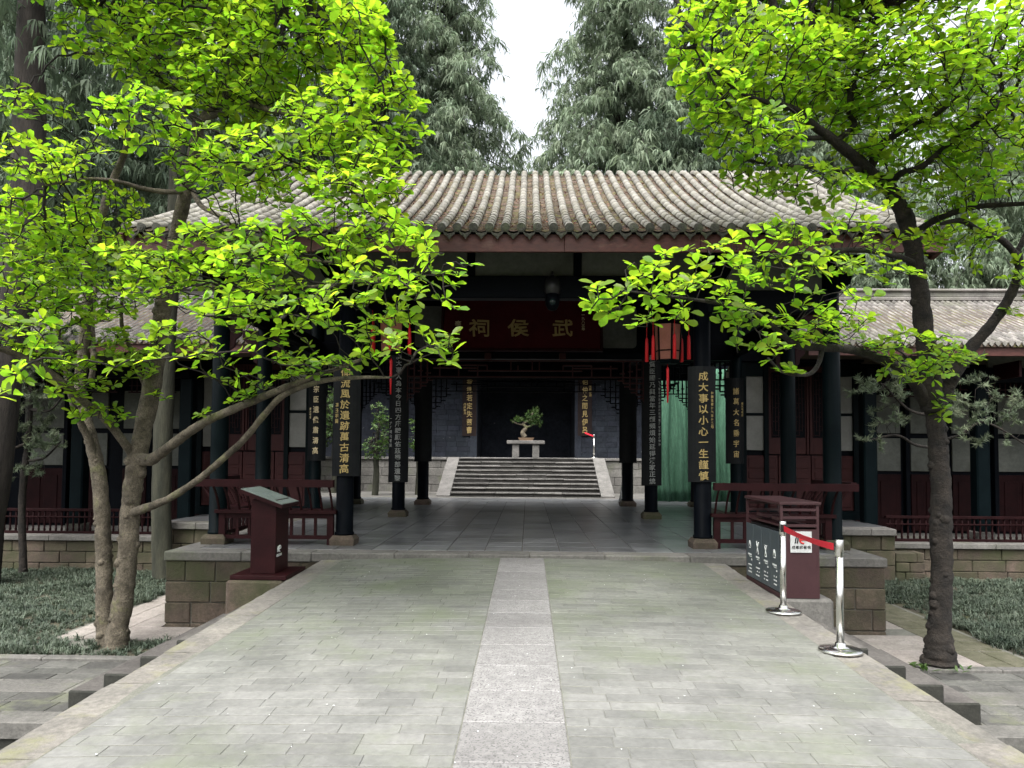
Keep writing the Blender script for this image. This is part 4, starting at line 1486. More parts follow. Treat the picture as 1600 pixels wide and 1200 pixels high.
# ------------------------------------------------------------------ side halls (mirror pair)
for sx in (-1, 1):
    nm = 'left' if sx < 0 else 'right'
    h = thing('side_gallery', 'dark timber side gallery with a low grey tiled roof on the %s of the pavilion' % nm, 'gallery', (sx * 10, 18, P), 0, 'side galleries')

    def bxo(name, m, x0, x1, y0, y1, z0, z1, c=.006, par=h):
        return box_obj(name, m, par, sx * x0, sx * x1, y0, y1, z0, z1, c)
    Y = 17.9
    # wall beside the pavilion
    MB().box(min(sx * 5.05, sx * 7.95), max(sx * 5.05, sx * 7.95), Y + .06, Y + .2, P, 5.2).obj('wall_core', M_dark, h)
    for xa, xb in ((5.22, 5.62), (7.26, 7.70)):
        for za, zb in ((1.92, 2.73), (2.80, 3.66)):
            bxo('plaster_panel', M_plaster, xa, xb, Y, Y + .059, za, zb, .004)
        for xx in (xa - .06, xb + .06):
            bxo('post', M_teal, xx - .055, xx + .055, Y - .05, Y + .058, P, 4.0)
        bxo('rail', M_teal, xa, xb, Y - .02, Y + .058, 2.735, 2.795)
        bxo('rail', M_teal, xa, xb, Y - .02, Y + .058, 3.665, 4.0)
    for xa, xb in ((5.74, 6.20), (6.22, 6.68), (6.70, 7.14)):
        d_ = bxo('lattice_door', M_maroon2, xa, xb, Y + .02, Y + .058, 1.83, 3.9)
        for xx in (xa, xb - .05):
            bxo('stile', M_maroon2, xx, xx + .05, Y - .02, Y + .019, 1.83, 3.9, .004, d_)
        g = MB()
        xs = [xa + .09 + (xb - xa - .18) * q / 4 for q in range(5)]
        for i, xx in enumerate(xs):
            g.box(min(sx * xx, sx * (xx + .014)), max(sx * xx, sx * (xx + .014)), Y - .006, Y + .012, 2.25 + .12 * (i % 2), 3.72 - .1 * (i % 2))
        for i in range(14):
            zz_ = 2.27 + i * .108
            a_, b2 = xs[i % 3], xs[min(4, i % 3 + 2)]
            g.box(min(sx * a_, sx * b2), max(sx * a_, sx * b2), Y - .007, Y + .011, zz_, zz_ + .014)
        g.obj('lattice', M_maroon, d_)
        MB().box(min(sx * (xa + .08), sx * (xb - .08)), max(sx * (xa + .08), sx * (xb - .08)), Y + .012, Y + .0195, 2.22, 3.76).obj('lattice_backing', M_dark, d_)
    # panelled wainscot
    for xa, xb in ((5.20, 5.95), (5.97, 6.72), (6.74, 7.72)):
        d_ = bxo('wainscot_panel', M_maroon2, xa, xb, Y, Y + .058, .52, 1.80)
        for za, zb in ((.60, 1.18), (1.26, 1.42), (1.50, 1.74)):
            bxo('raised_panel', M_maroon2, xa + .07, xb - .07, Y - .018, Y - .001, za, zb, .012, d_)
    bxo('sill', M_teal, 5.05, 7.95, Y - .08, Y + .058, P, .51)
    bxo('beam', M_dark, 5.05, 7.95, Y - .1, Y + .058, 4.01, 4.45)
    # long gallery with its own parapet
    for (xa, xb) in ((8.05, 9.15), (9.4, 10.0), (10.4, 11.3), (11.5, 12.5), (12.9, 14.4), (14.6, 17)):
        YW = 18.6
        bxo('plaster_panel', M_oldplaster, xa, xb, YW, YW + .05, 1.44, 2.24)
        bxo('plaster_panel', M_oldplaster, xa, xb, YW, YW + .05, 2.36, 3.30)
        d_ = bxo('wainscot_panel', M_darkmaroon, xa, xb, YW, YW + .05, .0, 1.36)
        bxo('raised_panel', M_darkmaroon, xa + .12, (xa + xb) / 2 - .05, YW - .02, YW - .001, .3, 1.2, .012, d_)
        bxo('raised_panel', M_darkmaroon, (xa + xb) / 2 + .05, xb - .12, YW - .02, YW - .001, .3, 1.2, .012, d_)
        # fretted transom
        g = MB()
        for q in range(int((xb - xa) / .12)):
            xx = xa + .06 + q * .12
            g.box(min(sx * xx, sx * (xx + .02)), max(sx * xx, sx * (xx + .02)), 17.2, 17.23, 3.16, 3.46)
        g.box(min(sx * xa, sx * xb), max(sx * xa, sx * xb), 17.195, 17.235, 3.14, 3.17)
        g.box(min(sx * xa, sx * xb), max(sx * xa, sx * xb), 17.196, 17.234, 3.30, 3.32)
        g.obj('transom_fretwork', M_darkmaroon, h)
        bxo('plaster_panel', M_oldplaster, xa, xb, 17.12, 17.2, 3.80, 4.22)
    MB().box(min(sx * 7.95, sx * 22), max(sx * 7.95, sx * 22), 18.66, 18.8, -.3, 5.2).obj('wall_core', M_dark, h)
    MB().box(min(sx * 7.62, sx * 22), max(sx * 7.62, sx * 22), 16.62, 18.66, G - .2, -.06).obj('gallery_floor', M_slab, h)
    bxo('beam', M_dark, 7.7, 22, 17.08, 17.3, 3.48, 3.79)
    for xx in (7.72, 10.2, 12.7, 15.6):
        bxo('gallery_post', M_teal, xx - .15, xx + .15, 17.0, 17.3, -.06, 3.47, .03)
        bxo('post_stone', M_slab, xx - .19, xx + .19, 16.95, 17.35, -.055, .14, .02)
    for xx in (9.28, 11.4, 14.5):
        bxo('post', M_dark, xx - .05, xx + .05, 18.5, 18.66, 0, 4.2)
        bxo('post', M_dark, xx - .06, xx + .06, 17.1, 17.2, 3.8, 4.22)
    # balustrade
    bxo('balustrade_rail', M_darkmaroon, 7.9, 22, 16.72, 16.82, .44, .50)
    bxo('balustrade_rail', M_darkmaroon, 7.9, 22, 16.73, 16.81, .30, .33)
    bxo('balustrade_rail', M_darkmaroon, 7.9, 22, 16.71, 16.83, -.06, .0)
    xx = 8.0
    while xx < 14.5:
        MB().lathe(sx * xx, 16.77, [(.018, 0), (.026, .04), (.016, .08), (.026, .15), (.016, .22), (.022, .30), (.022, .44)], 8).obj('baluster', M_darkmaroon, h)
        xx += .13
    # base wall of the gallery
    gw = thing('terrace_wall', 'low sandstone block terrace wall under the %s gallery behind the grass bed' % nm, 'wall', (sx * 11, 16.6, G))
    a, b_ = sorted((sx * 7.62, sx * 15))
    block_wall(gw, a, b_, 16.42, G - .1, -.17, 3, .5, .95, M_block, .2)
    x = a
    while x < b_ - .05:
        xe = min(x + random.uniform(1.0, 1.5), b_)
        MB().cbox(x + .003, xe - .003, 16.35, 16.75, -.168, -.055, .012, random.random(), .003).obj('coping_slab', M_slab, gw)
        x = xe
    MB().box(min(sx * 7.6, sx * 15), max(sx * 7.6, sx * 15), 16.47, 16.7, G - .1, -.18).obj('wall_core', M_mortar, gw)
    # steps up from the path to the wing (short stack of blocks)
    if sx > 0:
        block_wall(gw, 7.7, 8.3, 15.9, G, -.2, 3, .3, .5, M_block, .4)
    # roof of the gallery
    ea, eb, za, zb = 15.7, 19.2, 4.12, 5.72
    xA, xB = 5.9 if sx > 0 else 5.75, 22
    n_r = int((xB - xA) / .135)
    rv = MB()
    bm_ = barrel_mesh('t', 1, 1, 4)
    for q in range(n_r):
        X = sx * (xA + q * .135)
        for s_ in range(14):
            t0 = s_ / 14
            yy, z_ = ea + (eb - ea) * t0, za + (zb - za) * (.85 * t0 + .15 * t0 * t0)
            a_ = math.atan2((zb - za), (eb - ea))
            B = Matrix.Translation((X + random.uniform(-.006, .006), yy, z_ + .02 + random.uniform(0, .01))) @ Matrix.Rotation(a_, 4, 'X') @ Matrix.Diagonal((.05, .29, .045, 1))
            rv.add([B @ Vector(v) for v in bm_.v], bm_.f, random.random(), True)
        rv.prism([(-.05, .05), (0, .075), (.05, .05), (.04, -.0), (0, -.04), (-.04, 0)], -.015, .015, Matrix.Translation((X + .0675, ea - .02, za - .01)))
    tag(rv.obj('gallery_tiles', M_tile2, h), kind='stuff')
    MB().add([(sx * xA, ea, za), (sx * xB, ea, za), (sx * xB, eb, zb), (sx * xA, eb, zb), (sx * xA, 22.6, za), (sx * xB, 22.6, za),
              (sx * xA, ea, za - .06), (sx * xB, ea, za - .06), (sx * xA, 22.6, za - .06), (sx * xB, 22.6, za - .06)],
             [(0, 1, 2, 3), (3, 2, 5, 4), (0, 3, 4), (6, 7, 9, 8), (0, 1, 7, 6), (0, 6, 8, 4), (1, 2, 5)]).obj('roof_deck', M_pan, h)
    bxo('fascia_board', M_redwood, xA, xB, ea + .05, ea + .1, za - .24, za - .02)
    bxo('ridge', M_tile2, xA, xB, eb - .12, eb + .12, zb, zb + .10, .02)
    bxo('ridge', M_tile2, xA, xB, eb - .07, eb + .07, zb + .101, zb + .24, .02)
    bxo('ridge', M_tile2, xA, xB, eb - .13, eb + .13, zb + .241, zb + .31, .03)
    for k in range(4):
        bxo('bracket', M_maroon, 8.0 + k * 2.5, 8.06 + k * 2.5, 16.2, 17.1, 3.5, 3.85)

# ------------------------------------------------------------------ plinth blocks, information stand, bin, barriers
pb = thing('stone_plinth', 'mossy stone plinth block under the information stand beside the bridge', 'plinth', (-3.4, 10, G))
MB().cbox(-3.72, -2.99, 9.5, 10.5, G - .8, .165, .03, jit=.015).obj('plinth_block', M_block, pb)
isd = thing('information_stand', 'dark maroon information stand with a tilted engraved plate, left of the path', 'sign stand', (-3.32, 9.95, .167))
MB().cbox(-.36, .36, -.42, .42, 0, .055, .006).obj('foot_plate', M_maroon, isd, None, True)
MB().cbox(-.16, .165, -.26, .26, .055, 1.0, .006).obj('pedestal', M_maroon, isd, None, True)
TLT = Matrix.Translation((0, 0, 1.045)) @ Matrix.Rotation(R(20), 4, 'Y')
MB().box(-.30, .30, -.36, .36, -.05, -.004, M=TLT).obj('plate_tray', M_maroon, isd, None, True)
MB().box(-.285, .285, -.345, .345, -.004, .006, M=TLT).obj('engraved_plate', M_plate, isd, None, True)
e = MB()
for i in range(4):
    for j in range(11):
        yy = -.26 + j * .05 + random.uniform(-.008, .008)
        if random.random() < .85:
            e.box(-.2 + i * .11, -.2 + i * .11 + random.uniform(.04, .1), yy, yy + .02, .0061, .0072, M=TLT)
e.box(-.265, -.245, -.3, .3, .0061, .0072, M=TLT)
tag(e.obj('engraving', M_etch, isd, None, True), kind='stuff')


def logo(parent, T, s, mr, mk):
    """round swirl mark with two bars and a line of characters below, on the local x-z face"""
    mb = MB()
    pts = [(s * .22 * math.cos(a) + s * .12, 0, s * .22 * math.sin(a)) for a in [R(d) for d in range(-50, -361, -20)][::-1]]
    pts = [(s * (.12 + .2 * math.cos(R(d))), 0, s * .2 * math.sin(R(d))) for d in range(0, 300, 20)]
    mb.tube([T @ Vector(p) for p in pts], s * .05, 5)
    mb.tube([T @ Vector((s * -.02, 0, 0)), T @ Vector((s * .32, 0, 0))], s * .045, 5)
    mb.obj('logo', mr, parent, None, True)
    mb = MB()
    for q in (-.28, -.16):
        mb.tube([T @ Vector((s * (q - .06), 0, -s * .2)), T @ Vector((s * (q - .02), 0, s * .08)), T @ Vector((s * (q + .06), 0, s * .2))], s * .035, 5)
    mb.obj('logo', mk, parent, None, True)
    for i, ch in enumerate('成都武侯祠'):
        key = (ch, mk.name)
        if key not in GL:
            g = glyph(ch).copy()
            g.materials.append(mk)
            GL[key] = g
        put('character', GL[key], None, parent, T @ Matrix.Translation((s * (-.44 + .22 * i), -.001, -s * .42)) @ Matrix.Rotation(PI / 2, 4, 'X') @ Matrix.Diagonal((s * .2, s * .2, .02, 1)), True)


logo(isd, Matrix.Translation((.166, -.12, .36)) @ Matrix.Rotation(PI / 2, 4, 'Z'), .19, M_white, M_white)

bp = thing('stone_plinth', 'rough grey plinth block under the recycling bin beside the bridge', 'plinth', (3.3, 9.4, G))
MB().cbox(2.975, 3.58, 8.72, 10.3, G - .8, .155, .035, jit=.015).obj('plinth_block', M_slab, bp)
bn = thing('recycling_bin', 'brown four-slot recycling bin with dark grey front panels and white symbols, right of the path', 'bin', (3.19, 9.43, .156))
x0, x1, y0, y1, H_ = -.22, .22, -.68, .68, 1.06
f_ = MB()
for xx in (x0, x1 - .03):
    for yy in (y0, y1 - .03):
        f_.box(xx, xx + .03, yy, yy + .03, 0, H_)
f_.box(x0 + .001, x1 - .001, y0 + .001, y1 - .001, 0, .05)
for yy in (y0 + .002, y1 - .032):
    f_.box(x0 + .03, x1 - .03, yy, yy + .03, .045, .78)
    for k in range(3):
        f_.box(x0 + .03, x1 - .03, yy, yy + .03, .84 + k * .09 - .03, .84 + k * .09)
f_.box(x1 - .028, x1 - .002, y0 + .03, y1 - .03, .04, .8)
f_.obj('bin_frame', M_binmar, bn, None, True)
MB().cbox(x0 - .015, x1 + .02, y0 - .02, y1 + .02, H_, H_ + .035, .006).obj('bin_roof', M_binmar, bn, None, True)
MB().box(x0 + .05, x1 - .05, y0 + .05, y1 - .05, .05, .76).obj('inner_box', M_black, bn, None, True)
MB().box(x0 + .04, x1 - .04, y0 + .04, y1 - .04, .80, .82).box(x0 + .06, x1 - .08, y0 + .2, y0 + .5, .86, .90).box(x0 + .06, x1 - .08, y0 + .75, y0 + 1.1, .86, .90).obj('inner_shelf', M_binmar, bn, None, True)
pw = (y1 - y0 - .06) / 4
SYM = ('tri', 'x', 'hour', 'tri')
for k in range(4):
    ya = y0 + .03 + k * pw
    pn = MB().cbox(x0 - .006, x0 + .012, ya + .004, ya + pw - .004, .06, .745, .003).obj('bin_panel', M_bindark, bn, None, True)
    cy, cz, s_ = ya + pw / 2, .47, .055
    q = MB()

    def seg(a, b_, w=.007):
        q.tube([(x0 - .008, cy + a[0] * s_, cz + a[1] * s_), (x0 - .008, cy + b_[0] * s_, cz + b_[1] * s_)], w, 4)
    sym = SYM[3 - k]
    if sym == 'tri':
        for i in range(3):
            a = PI / 2 + i * 2 * PI / 3
            a2 = a + 2 * PI / 3
            p0, p1 = (math.cos(a), 1.25 * math.sin(a)), (math.cos(a2), 1.25 * math.sin(a2))
            seg((p0[0] * .85 + p1[0] * .15, p0[1] * .85 + p1[1] * .15), (p0[0] * .15 + p1[0] * .85, p0[1] * .15 + p1[1] * .85))
    elif sym == 'x':
        seg((-.8, 1.3), (.8, -1.3)); seg((.8, 1.3), (-.8, -1.3)); seg((.8, 1.3), (.4, 1.4)); seg((-.8, -1.3), (-.4, -1.4))
    else:
        seg((-.7, 1.2), (.7, 1.2)); seg((-.7, 1.2), (.6, -1.1)); seg((.7, 1.2), (-.6, -1.1)); seg((-.7, -1.2), (.7, -1.2))
    q.box(x0 - .009, x0 - .005, cy - .07, cy + .07, cz - .13, cz - .11)
    q.box(x0 - .009, x0 - .005, cy - .07, cy + .03, cz - .15, cz - .143)
    q.box(x0 - .009, x0 - .005, cy - .09, cy - .06, cz - .19, cz - .17)
    for i in range(4):
        for j in range(3):
            if random.random() < .8:
                q.box(x0 - .009, x0 - .005, cy - .07 + i * .038, cy - .07 + i * .038 + .02, cz - .26 - j * .045, cz - .245 - j * .045)
    tag(q.obj('printed_symbols', M_white, bn, None, True), kind='stuff')
MB().box(-.11, .13, y0 - .012, y0 - .001, .52, .76).obj('notice_plate', M_signgrey, bn, None, True)
logo(bn, Matrix.Translation((.01, y0 - .016, .665)), .20, M_red, M_black)


def stanchion(label, loc, rz, group='steel barrier posts beside the path'):
    t = thing('barrier_post', label, 'barrier post', loc, rz, group)
    MB().lathe(0, 0, [(.178, 0), (.180, .012), (.172, .020), (.10, .030), (.045, .042), (.042, .07)], 32).obj('base_disc', M_steel, t, None, True)
    MB().lathe(0, 0, [(.0315, .04), (.0315, .80)], 20).obj('post', M_steel, t, None, True)
    MB().lathe(0, 0, [(.035, .80), (.037, .805), (.037, .93), (.033, .94), (.0, .941)], 20).obj('post_head', M_steel, t, None, True)
    MB().box(-.030, .030, -.042, -.0, .83, .91).obj('belt_slot', M_black, t, None, True)
    return t


p1 = at(1224, 948, 8.0)
p2 = at(1313, 1003, 6.55)
p1.z, p2.z = deck(p1.x, p1.y) + .01, deck(p2.x, p2.y) + .01
d_ = (p2 - p1)
ang = math.atan2(d_.y, d_.x)
s1 = stanchion('steel barrier post by the bin, the red belt coming out of its head', p1, ang + PI / 2)
s2 = stanchion('nearer steel barrier post on the right edge of the path, where the red belt ends', p2, ang - PI / 2)
bl = MB()
n = 14
vs = []
for k in range(n + 1):
    t = k / n
    p = p1.lerp(p2, t)
    sag = .025 * 4 * t * (1 - t)
    tw = R(24) * math.sin(t * PI)
    q = Vector((d_.y, -d_.x, 0)).normalized()
    for s_ in (-1, 1):
        vs.append(p + Vector((0, 0, .872 - sag + s_ * .031 * math.cos(tw))) + q * (s_ * .031 * math.sin(tw)) + d_.normalized() * 0)
n0 = len(vs)
vs2 = [v + Vector((0, 0, 0)) + Vector((d_.y, -d_.x, 0)).normalized() * .002 for v in vs]
fs = []
for k in range(n):
    a = 2 * k
    fs += [(a, a + 1, a + 3, a + 2), (n0 + a, n0 + a + 2, n0 + a + 3, n0 + a + 1), (a, a + 2, n0 + a + 2, n0 + a), (a + 1, n0 + a + 1, n0 + a + 3, a + 3)]
bl.add(vs + vs2, fs)
o = bl.obj('belt', M_belt, s1)
# far post at the top of the steps
p3 = at(928, 714, 30.3)
p3.z = 1.668
stanchion('small distant steel barrier post at the top of the steps with a short red belt', p3, R(90))
o = MB().add([p3 + Vector((0, -.01, .90)), p3 + Vector((0, -.01, .84)), p3 + Vector((-.36, .1, .98)), p3 + Vector((-.36, .1, 1.05)), p3 + Vector((0, .0, .90)), p3 + Vector((0, .0, .84)), p3 + Vector((-.36, .11, .98)), p3 + Vector((-.36, .11, 1.05))],
             [(0, 1, 2, 3), (4, 7, 6, 5), (0, 3, 7, 4), (1, 5, 6, 2)]).obj('belt', M_belt, bpy.data.objects['barrier_post.002'])

# ------------------------------------------------------------------ green netting and sheets behind the right bay
nt_ = MB()
vs, fs = [], []
xa, xb, Yn = 4.25, 7.2, 24.5
nu, nv = 60, 10
for i in range(nu + 1):
    for j in range(nv + 1):
        u, v = i / nu, j / nv
        vs.append((xa + (xb - xa) * u + .03 * math.sin(v * 7 + u * 20), Yn + .10 * math.sin(u * 38 + math.sin(v * 3) * 1.2) + .07 * math.sin(u * 91 + v * 2), P - .02 + 4.3 * v))
for i in range(nu):
    for j in range(nv):
        a = i * (nv + 1) + j
        fs.append((a, a + nv + 1, a + nv + 2, a + 1))
nt_.add(vs, fs, 0, True)
ng = tag(nt_.obj('netting', M_net), 'green scaffold netting hanging in folds behind the right side bay', 'netting')
so = ng.modifiers.new('thickness', 'SOLIDIFY')
so.thickness = .006
for (px_, Yq, top, lab) in ((1096, 21.0, 757, 'pale plastic sheeting rolled round the foot of a post by the green netting'), (976, 23.2, 735, 'pale plastic sheeting standing at the foot of the rear right column')):
    p = at(px_, 785, Yq)
    mb = MB()
    n = 14
    vs, fs = [], []
    zt_ = at(px_, top, Yq).z
    for i in range(n + 1):
        u = i / n
        for j in range(5):
            v = j / 4
            vs.append((p.x + (u - .5) * (.14 + .26 * (1 - v) ** 2), p.y + .04 * math.sin(u * 19) * (1 - v * .5), P + (zt_ - P) * v))
    for i in range(n):
        for j in range(4):
            a = i * 5 + j
            fs.append((a, a + 5, a + 6, a + 1))
    mb.add(vs, fs, 0, True)
    o = tag(mb.obj('plastic_sheet', M_sheet), lab, 'sheet')
    so = o.modifiers.new('thickness', 'SOLIDIFY')
    so.thickness = .006

# ------------------------------------------------------------------ foliage machinery


def frames(dirs, ups):
    """orthonormal frames: column 1 = dir, column 2 = up-ish"""
    d = dirs / np.linalg.norm(dirs, axis=1, keepdims=True)
    x = np.cross(d, ups)
    x /= np.maximum(np.linalg.norm(x, axis=1, keepdims=True), 1e-6)
    z = np.cross(x, d)
    return np.stack([x, d, z], axis=2)


def expand(TV, TF, Rm, pos, sc):
    V = np.einsum('nij,vj->nvi', Rm, TV) * sc[:, None, None] + pos[:, None, :]
    Fi = (np.arange(len(pos)) * len(TV))[:, None, None] + TF[None]
    return V.reshape(-1, 3), Fi.reshape(-1, TF.shape[1])


# obovate leaf, folded a little on the midrib and curled, length 1 along y
def leaf_template(width=.27, curl=.10, fold=.06, rows=None):
    V, Fl = [], []
    rows = rows or [(0.0, 0), (.12, .03), (.38, .72 * width), (.68, width), (.90, .66 * width), (1.0, 0)]
    ids = []
    for y, w in rows:
        zc = -curl * (y ** 2) + .03
        if w == 0:
            ids.append((len(V),)); V.append((0, y, zc))
        else:
            ids.append((len(V), len(V) + 1, len(V) + 2))
            V += [(-w, y - .02, zc + fold * w / width), (0, y, zc), (w, y - .02, zc + fold * w / width)]
    for a, b_ in zip(ids[:-1], ids[1:]):
        if len(a) == 1:
            Fl += [(a[0], b_[1], b_[0]), (a[0], b_[2], b_[1])]
        elif len(b_) == 1:
            Fl += [(a[0], a[1], b_[0]), (a[1], a[2], b_[0])]
        else:
            for k in (0, 1):
                Fl += [(a[k], a[k + 1], b_[k + 1]), (a[k], b_[k + 1], b_[k])]
    return np.array(V, float), np.array(Fl)


LEAF = leaf_template()
LEAFLOW = leaf_template(.26, .14, .07, [(0.0, 0), (.42, .19), (.80, .25), (1.0, 0)])
SMALL = (np.array([(0, 0, 0), (-.25, .5, .03), (.25, .5, .03), (0, 1, -.05)], float), np.array([(0, 2, 1), (1, 2, 3)]))


def needle_clump(n, seed, w=.018):
    r = np.random.default_rng(seed)
    V, Fl = [], []
    for i in range(n):
        a = r.uniform(0, 2 * PI)
        e = r.uniform(-.3, 1.2)
        o = np.array([0, r.uniform(0, .8), 0])
        d = np.array([math.cos(a) * math.cos(e), math.sin(e) * .6 + .35, math.sin(a) * math.cos(e)])
        d /= np.linalg.norm(d)
        s_ = np.cross(d, r.normal(0, 1, 3))
        s_ /= np.linalg.norm(s_)
        L_ = r.uniform(.3, .55)
        k = len(V)
        V += [o - s_ * w, o + s_ * w, o + d * L_]
        Fl.append((k, k + 1, k + 2))
    return np.array(V), np.array(Fl)


def catmull(pts, n=5):
    P_ = [Vector(p[:3]) for p in pts]
    r = [p[3] for p in pts]
    out, rr = [], []
    for i in range(len(P_) - 1):
        a, b_, c, d = P_[max(i - 1, 0)], P_[i], P_[i + 1], P_[min(i + 2, len(P_) - 1)]
        for k in range(n):
            t = k / n
            out.append(.5 * ((2 * b_) + (c - a) * t + (2 * a - 5 * b_ + 4 * c - d) * t * t + (3 * b_ - a - 3 * c + d) * t ** 3))
            rr.append(r[i] + (r[i + 1] - r[i]) * t)
    out.append(P_[-1])
    rr.append(r[-1])
    return out, rr


def grow(seeds, attr, step=.14, kill=.2, maxit=70, r=None, up=.08, infl=1e9):
    """space colonisation from seed nodes towards attractors"""
    pos = [np.array(s) for s in seeds]
    par = [-1] * len(seeds)
    A = attr.copy()
    Pn = np.array(seeds)
    best = np.full(len(A), 1e9)
    bi = np.zeros(len(A), int)

    def upd(newp, off):
        nonlocal best, bi
        for c0 in range(0, len(newp), 400):
            q = newp[c0:c0 + 400]
            d = np.linalg.norm(A[:, None, :] - q[None], axis=2)
            j = d.argmin(1)
            dm = d[np.arange(len(A)), j]
            m = dm < best
            best = np.where(m, dm, best)
            bi = np.where(m, j + c0 + off, bi)
    upd(Pn, 0)
    for it in range(maxit):
        keep = best > kill
        A, best, bi = A[keep], best[keep], bi[keep]
        if len(A) == 0:
            break
        allp = np.array(pos)
        act = best < infl
        d = A - allp[bi]
        d /= np.linalg.norm(d, axis=1, keepdims=True)
        acc = np.zeros_like(allp)
        np.add.at(acc, bi[act], d[act])
        idx = np.unique(bi[act])
        v = acc[idx]
        v /= np.maximum(np.linalg.norm(v, axis=1, keepdims=True), 1e-6)
        v += r.normal(0, .30, v.shape)
        v[:, 2] += up
        v /= np.linalg.norm(v, axis=1, keepdims=True)
        newp = allp[idx] + v * step
        off = len(pos)
        pos += list(newp)
        par += list(idx)
        upd(newp, off)
        if len(pos) > 26000:
            break
    return np.array(pos), np.array(par)


def tree(name, label, cat, base, limbs, blobs, dens, m_bark, m_leaf, tmpl, leaf_len, ros, seed, tsides=12, step=.14, kill=.2, pick=0, limb_names=None,
         knots=0, jit=.05, group=None, leafname='leaves', twig_r=.0045, thick=.9, elev=(.05, .55), extra=.35, up=.08, tilt=.25):
    """limbs: polylines of (x, y, z, radius); blobs: (px, py, rx, ry, depth[, thickness]) of foliage"""
    r = np.random.default_rng(seed)
    random.seed(seed)
    t = thing(name, label, cat, base, 0, group)
    trunk = MB()
    seeds = []
    for li, lb in enumerate(limbs):
        pts, rr = catmull(lb, 8)
        rr2 = [max(q * (1 + (.03 * math.sin(i * 1.1 + li) + random.uniform(-.015, .015) if jit else 0)), .006) for i, q in enumerate(rr)]
        trunk.tube(pts, rr2, tsides, jit=jit)
        if knots:
            for i in range(2, len(pts) - 2):
                if rr[i] > .03 and random.random() < knots:
                    a = random.uniform(0, 2 * PI)
                    q = Vector((math.cos(a), math.sin(a), 0)) * rr[i] * .86
                    s_ = rr[i] * random.uniform(.26, .5)
                    trunk.tube([pts[i] + q * .7, pts[i] + q + q.normalized() * s_ * .35, pts[i] + q + q.normalized() * s_ * .8], [s_ * 1.3, s_, s_ * .35], 7)
        L_ = sum(len(lb) for lb in [lb])
        for p, q in zip(pts, rr):
            if q < .075 or p.z > base[2] + 2.2:
                seeds.append(tuple(p))
    trunk.obj('trunk', m_bark, t)
    A = []
    for b_ in blobs:
        px, py, rx, ry, d = b_[:5]
        th = b_[5] if len(b_) > 5 else thick
        wx, wz = rx * d / F, ry * d / F
        vol = 4.19 * wx * wz * th
        n = max(4, int(vol * dens))
        u = r.normal(0, 1, (n, 3))
        u /= np.linalg.norm(u, axis=1, keepdims=True)
        u *= r.random((n, 1)) ** (1 / 3.0)
        c = np.array(at(px, py, d))
        A.append(c + u * np.array([wx, th, wz]))
    A = np.concatenate(A)
    pos, par = grow(seeds, A, step, kill, 80, r, up)
    n = len(pos)
    ns = len(seeds)
    kids = np.zeros(n, int)
    for i in range(ns, n):
        kids[par[i]] += 1
    rad = np.zeros(n)
    for i in range(n - 1, ns - 1, -1):
        rad[i] = (rad[i] ** 2.4 + (twig_r ** 2.4 if kids[i] == 0 else 0)) ** (1 / 2.4)
        rad[par[i]] = (rad[par[i]] ** 2.4 + rad[i] ** 2.4) ** (1 / 2.4)
    rad = np.minimum(rad, .05)
    # twigs: one prism per link
    i = np.arange(ns, n)
    a, b_ = pos[par[i]], pos[i]
    ra = np.maximum(np.minimum(rad[par[i]], rad[i] * 1.6), rad[i])
    rb = rad[i]
    d = b_ - a
    d /= np.linalg.norm(d, axis=1, keepdims=True)
    o_ = np.cross(d, np.array([.3, .5, .81]))
    o_ /= np.linalg.norm(o_, axis=1, keepdims=True)
    w = np.cross(d, o_)
    k = 5
    rings = []
    for q in range(k):
        an = 2 * PI * q / k
        rings.append(a + (o_ * math.cos(an) + w * math.sin(an)) * ra[:, None])
    for q in range(k):
        an = 2 * PI * q / k
        rings.append(b_ + d * rb[:, None] * .4 + (o_ * math.cos(an) + w * math.sin(an)) * rb[:, None])
    V = np.stack(rings, 1).reshape(-1, 3)
    tf = np.array([(q, (q + 1) % k, k + (q + 1) % k, k + q) for q in range(k)])
    Fi = ((np.arange(len(i)) * 2 * k)[:, None, None] + tf[None]).reshape(-1, 4)
    put('twigs', arr_mesh('twigs', V, Fi, None, True), M_bark_dk, t)
    bpy.data.objects[-1] if False else None
    # leaves in rosettes at the shoot tips
    tips = np.array([j for j in range(ns, n) if kids[j] == 0 or (rad[j] < twig_r * 2.2 and r.random() < extra)])
    td = pos[tips] - pos[par[tips]]
    td /= np.linalg.norm(td, axis=1, keepdims=True)
    cnt = r.integers(ros[0], ros[1] + 1, len(tips))
    cnt[kids[tips] > 0] = np.maximum(1, cnt[kids[tips] > 0] // 2)
    idx = np.repeat(np.arange(len(tips)), cnt)
    N = len(idx)
    first = np.concatenate([[0], np.cumsum(cnt)[:-1]])
    order = np.arange(N) - first[idx]
    az = order * 2.4 + np.repeat(r.uniform(0, 6.3, len(tips)), cnt) + r.normal(0, .25, N)
    el = r.uniform(elev[0], elev[1], N)
    # rosette axis: mix of up and the twig direction
    ax = td * .45 + np.array([0, 0, 1.0]) + r.normal(0, tilt, (len(tips), 3))
    ax /= np.linalg.norm(ax, axis=1, keepdims=True)
    ax = ax[idx]
    e1 = np.cross(ax, np.array([.13, .97, .2]))
    e1 /= np.linalg.norm(e1, axis=1, keepdims=True)
    e2 = np.cross(ax, e1)
    dr = (e1 * np.cos(az)[:, None] + e2 * np.sin(az)[:, None]) * np.cos(el)[:, None] + ax * np.sin(el)[:, None]
    ln = r.uniform(.52, 1.22, N) * leaf_len
    pp_ = pos[tips][idx] - td[idx] * (order * .006)[:, None] + dr * .01
    nrm = ax + r.normal(0, .34, (N, 3))
    Rm = frames(dr, nrm)
    tint = r.random(N)
    sel = np.zeros(N, bool)
